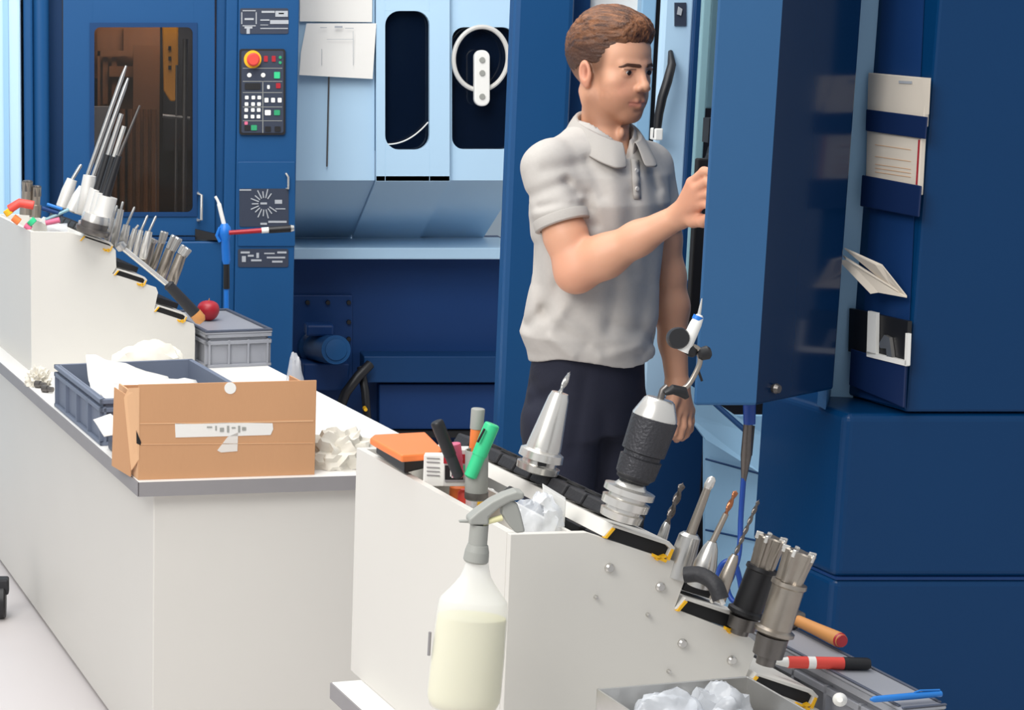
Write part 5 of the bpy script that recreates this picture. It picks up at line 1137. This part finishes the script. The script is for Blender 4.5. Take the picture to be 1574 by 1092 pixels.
# folds: grooves and ridges between photo pixels on the camera side of the cloth
GW = Sh.G @ Sh.R + Sh.O; dd = GW - np.array([0, 0, EYE]); yc_ = dd[..., 1]*CP - dd[..., 2]*SP; UU = PX + F*dd[..., 0]/yc_; VV = PY - F*(dd[..., 1]*SP + dd[..., 2]*CP)/yc_
front_side = (GW[..., 1] < TC.y + .02)
for u0, v0, u1, v1, dep, wid in ((818, 300, 870, 280, .005, 9), (870, 280, 902, 322, .006, 9), (822, 330, 895, 305, -.004, 7), (830, 318, 880, 312, .004, 6), (905, 300, 915, 345, .006, 9), (838, 262, 900, 250, .004, 10),
    (860, 440, 838, 480, .008, 13), (880, 452, 850, 500, -.006, 11), (838, 480, 812, 500, .006, 10), (850, 500, 900, 530, .006, 10), (870, 470, 930, 540, .004, 12), (820, 380, 835, 470, .005, 11),
    (845, 520, 880, 548, -.005, 8), (925, 548, 985, 535, -.005, 9), (940, 500, 1010, 520, .005, 12), (1000, 380, 985, 500, .005, 13), (950, 420, 935, 510, .004, 12), (970, 300, 975, 420, .004, 12), (905, 245, 925, 300, .004, 10), (1000, 270, 1015, 340, .005, 9), (985, 545, 1020, 500, .005, 9), (940, 250, 948, 350, -.003, 12), (990, 230, 1012, 290, .004, 8)):
    ex, ey = u1-u0, v1-v0; t = np.clip(((UU-u0)*ex + (VV-v0)*ey)/(ex*ex+ey*ey), 0, 1); d2 = (UU-u0-t*ex)**2 + (VV-v0-t*ey)**2
    Sh.F += 1.35*dep*np.exp(-d2/wid**2)*front_side
Sh.F += .006*vnoise(Sh.G*np.array([11, 11, 7]), 21) + .0025*vnoise(Sh.G*np.array([26, 26, 15]), 22)
Sh.F = np.maximum(Sh.F, (1.030 + .010*np.sin(np.arctan2(Sh.G[..., 1], Sh.G[..., 0])*3) + .006*vnoise(Sh.G*20, 4)) - Sh.G[..., 2])
# neck opening
Sh.cap((0, .012, 1.515), (0, .030, 1.62), .057, .062, .004, True); Sh.ell((0, .075, 1.512), (.020, .030, .034), .006, True)
sv, sq, _ = Sh.mesh(); shirt = np_mesh('polo_shirt', [(sv, sq)], 'shirt', man)
# collar
NC = lambda th, r, z: Vector(tw(-r*math.sin(th)*1.02, .020 + r*math.cos(th), z))
rows = []; nth = 60
for k in range(nth+1):
    th = math.radians(14 + (346-14)*k/nth); c = (1-math.cos(th))/2; tip = max(0, 1 - abs((min(th, 2*math.pi-th)) - math.radians(30))/math.radians(34))
    zt_ = 1.512 + .066*c**0.8; top = NC(th, .0625 + .004*(1-c), zt_); fold_ = NC(th, .068 + .004*(1-c), zt_+.003)
    rl_ = .083 + .018*math.sin(th)**2 + .030*tip*0.9; zl = zt_ - .034 - .012*tip - .012*(1-c) - .010*math.sin(th)**2
    rows.append([top - Vector((0, 0, .03)), top, fold_, fold_.lerp(NC(th, rl_, zl), .5) + Vector((0, 0, .004)), NC(th, rl_, zl)])
mb = MB(); vs = [p for r in rows for p in r]; mb.add(vs, [[i*5+j, (i+1)*5+j, (i+1)*5+j+1, i*5+j+1] for i in range(nth) for j in range(4)])
mb.build('collar', 'shirt_trim', man, smooth=True, solid=.0028, sub=1)
# placket and buttons follow the chest
def chest(u, v, out=0.0):
    d = ray(u, v); best = None
    Rr = Vector((d.x, d.y, d.z)); lo_, hi_ = 4.0, 4.5
    for s_ in range(260):
        Yq = lo_ + (hi_-lo_)*s_/260; p = A(u, v, Yq); q = (Sh.loc(p) - Sh.lo)/Sh.h; i_ = tuple(int(round(c)) for c in q)
        if all(0 <= i_[j] < Sh.n[j] for j in range(3)) and Sh.F[i_] < 0: return p - Vector(TF_)*(-out)
    return A(u, v, 4.25)
pl = [(chest(968 + 4*k/8, 244 + 62*k/8, .0045), chest(980 + 3*k/8, 246 + 60*k/8, .0045)) for k in range(9)]
mb = MB(); mb.add([p for r in pl for p in r], [[2*i, 2*i+1, 2*i+3, 2*i+2] for i in range(8)]); plk = mb.build('placket', 'shirt_trim', man, smooth=True, solid=.002)
for u, v in ((975, 262), (976, 290)):
    c = chest(u, v, .0065); MB().lathe(c - Vector(TF_)*.001, c + Vector(TF_)*.0018, [(0, .005), (1, .0045)], 14).build('button', 'grey_label', plk, smooth=True)
# sleeve cuff on the raised arm
cw = np.array(TC) + (sleeve_end - np.array([0, 0, 0])) @ RT; cdv = Vector((ELR-SHR)/np.linalg.norm(ELR-SHR)); cw = Vector(cw)
MB().lathe(cw - cdv*.020, cw + cdv*.003, [(0, .0592), (0.1, .0605), (0.9, .0600), (1, .0575), (1, .050), (0.05, .050)], 40).build('cuff', 'shirt_trim', man, smooth=True)

# ---- trousers and shoes
Tr = SDF((-.25, -.2, .005), (.25, .2, 1.07), .007, TC, RT)
Tr.loft([(.86, .146, .108, -.005, 0), (.95, .146, .110, -.004, 0), (1.06, .134, .102, 0, 0)], .02)
for sx in (-1, 1):
    Tr.cap((sx*.072, -.004, .88), (sx*.086, .015, .50), .088, .066, .025); Tr.cap((sx*.086, .015, .50), (sx*.10, .0, .04), .066, .056, .02)
Tr.F += .006*vnoise(Tr.G*np.array([16, 16, 9]), 31)
for u0, v0, u1, v1, dep in ((820, 590, 850, 640, .006), (815, 620, 860, 600, .006), (900, 580, 880, 700, .004), (930, 640, 925, 760, .004)):
    GW = Tr.G @ Tr.R + Tr.O; dd = GW - np.array([0, 0, EYE]); yc_ = dd[..., 1]*CP - dd[..., 2]*SP; UU = PX + F*dd[..., 0]/yc_; VV = PY - F*(dd[..., 1]*SP + dd[..., 2]*CP)/yc_
    ex, ey = u1-u0, v1-v0; t = np.clip(((UU-u0)*ex + (VV-v0)*ey)/(ex*ex+ey*ey), 0, 1); Tr.F += dep*np.exp(-((UU-u0-t*ex)**2 + (VV-v0-t*ey)**2)/100)*(GW[..., 1] < TC.y)
tv, tq, _ = Tr.mesh(); np_mesh('trousers', [(tv, tq)], 'trousers', man)
for sx in (-1, 1):
    S_ = SDF((sx*.10-.07, -.14, -.01), (sx*.10+.07, .24, .14), .005, TC + Vector((0, 0, FZ)), RT)
    S_.cap((sx*.10, -.03, .045), (sx*.105, .13, .035), .045, .042, .02); S_.cap((sx*.10, -.01, .05), (sx*.10, -.005, .11), .045, .045, .02); S_.half((0, 0, 0.001), (0, 0, -1))
    v_, q_, _ = S_.mesh(); np_mesh('shoe', [(v_, q_)], 'black', man)
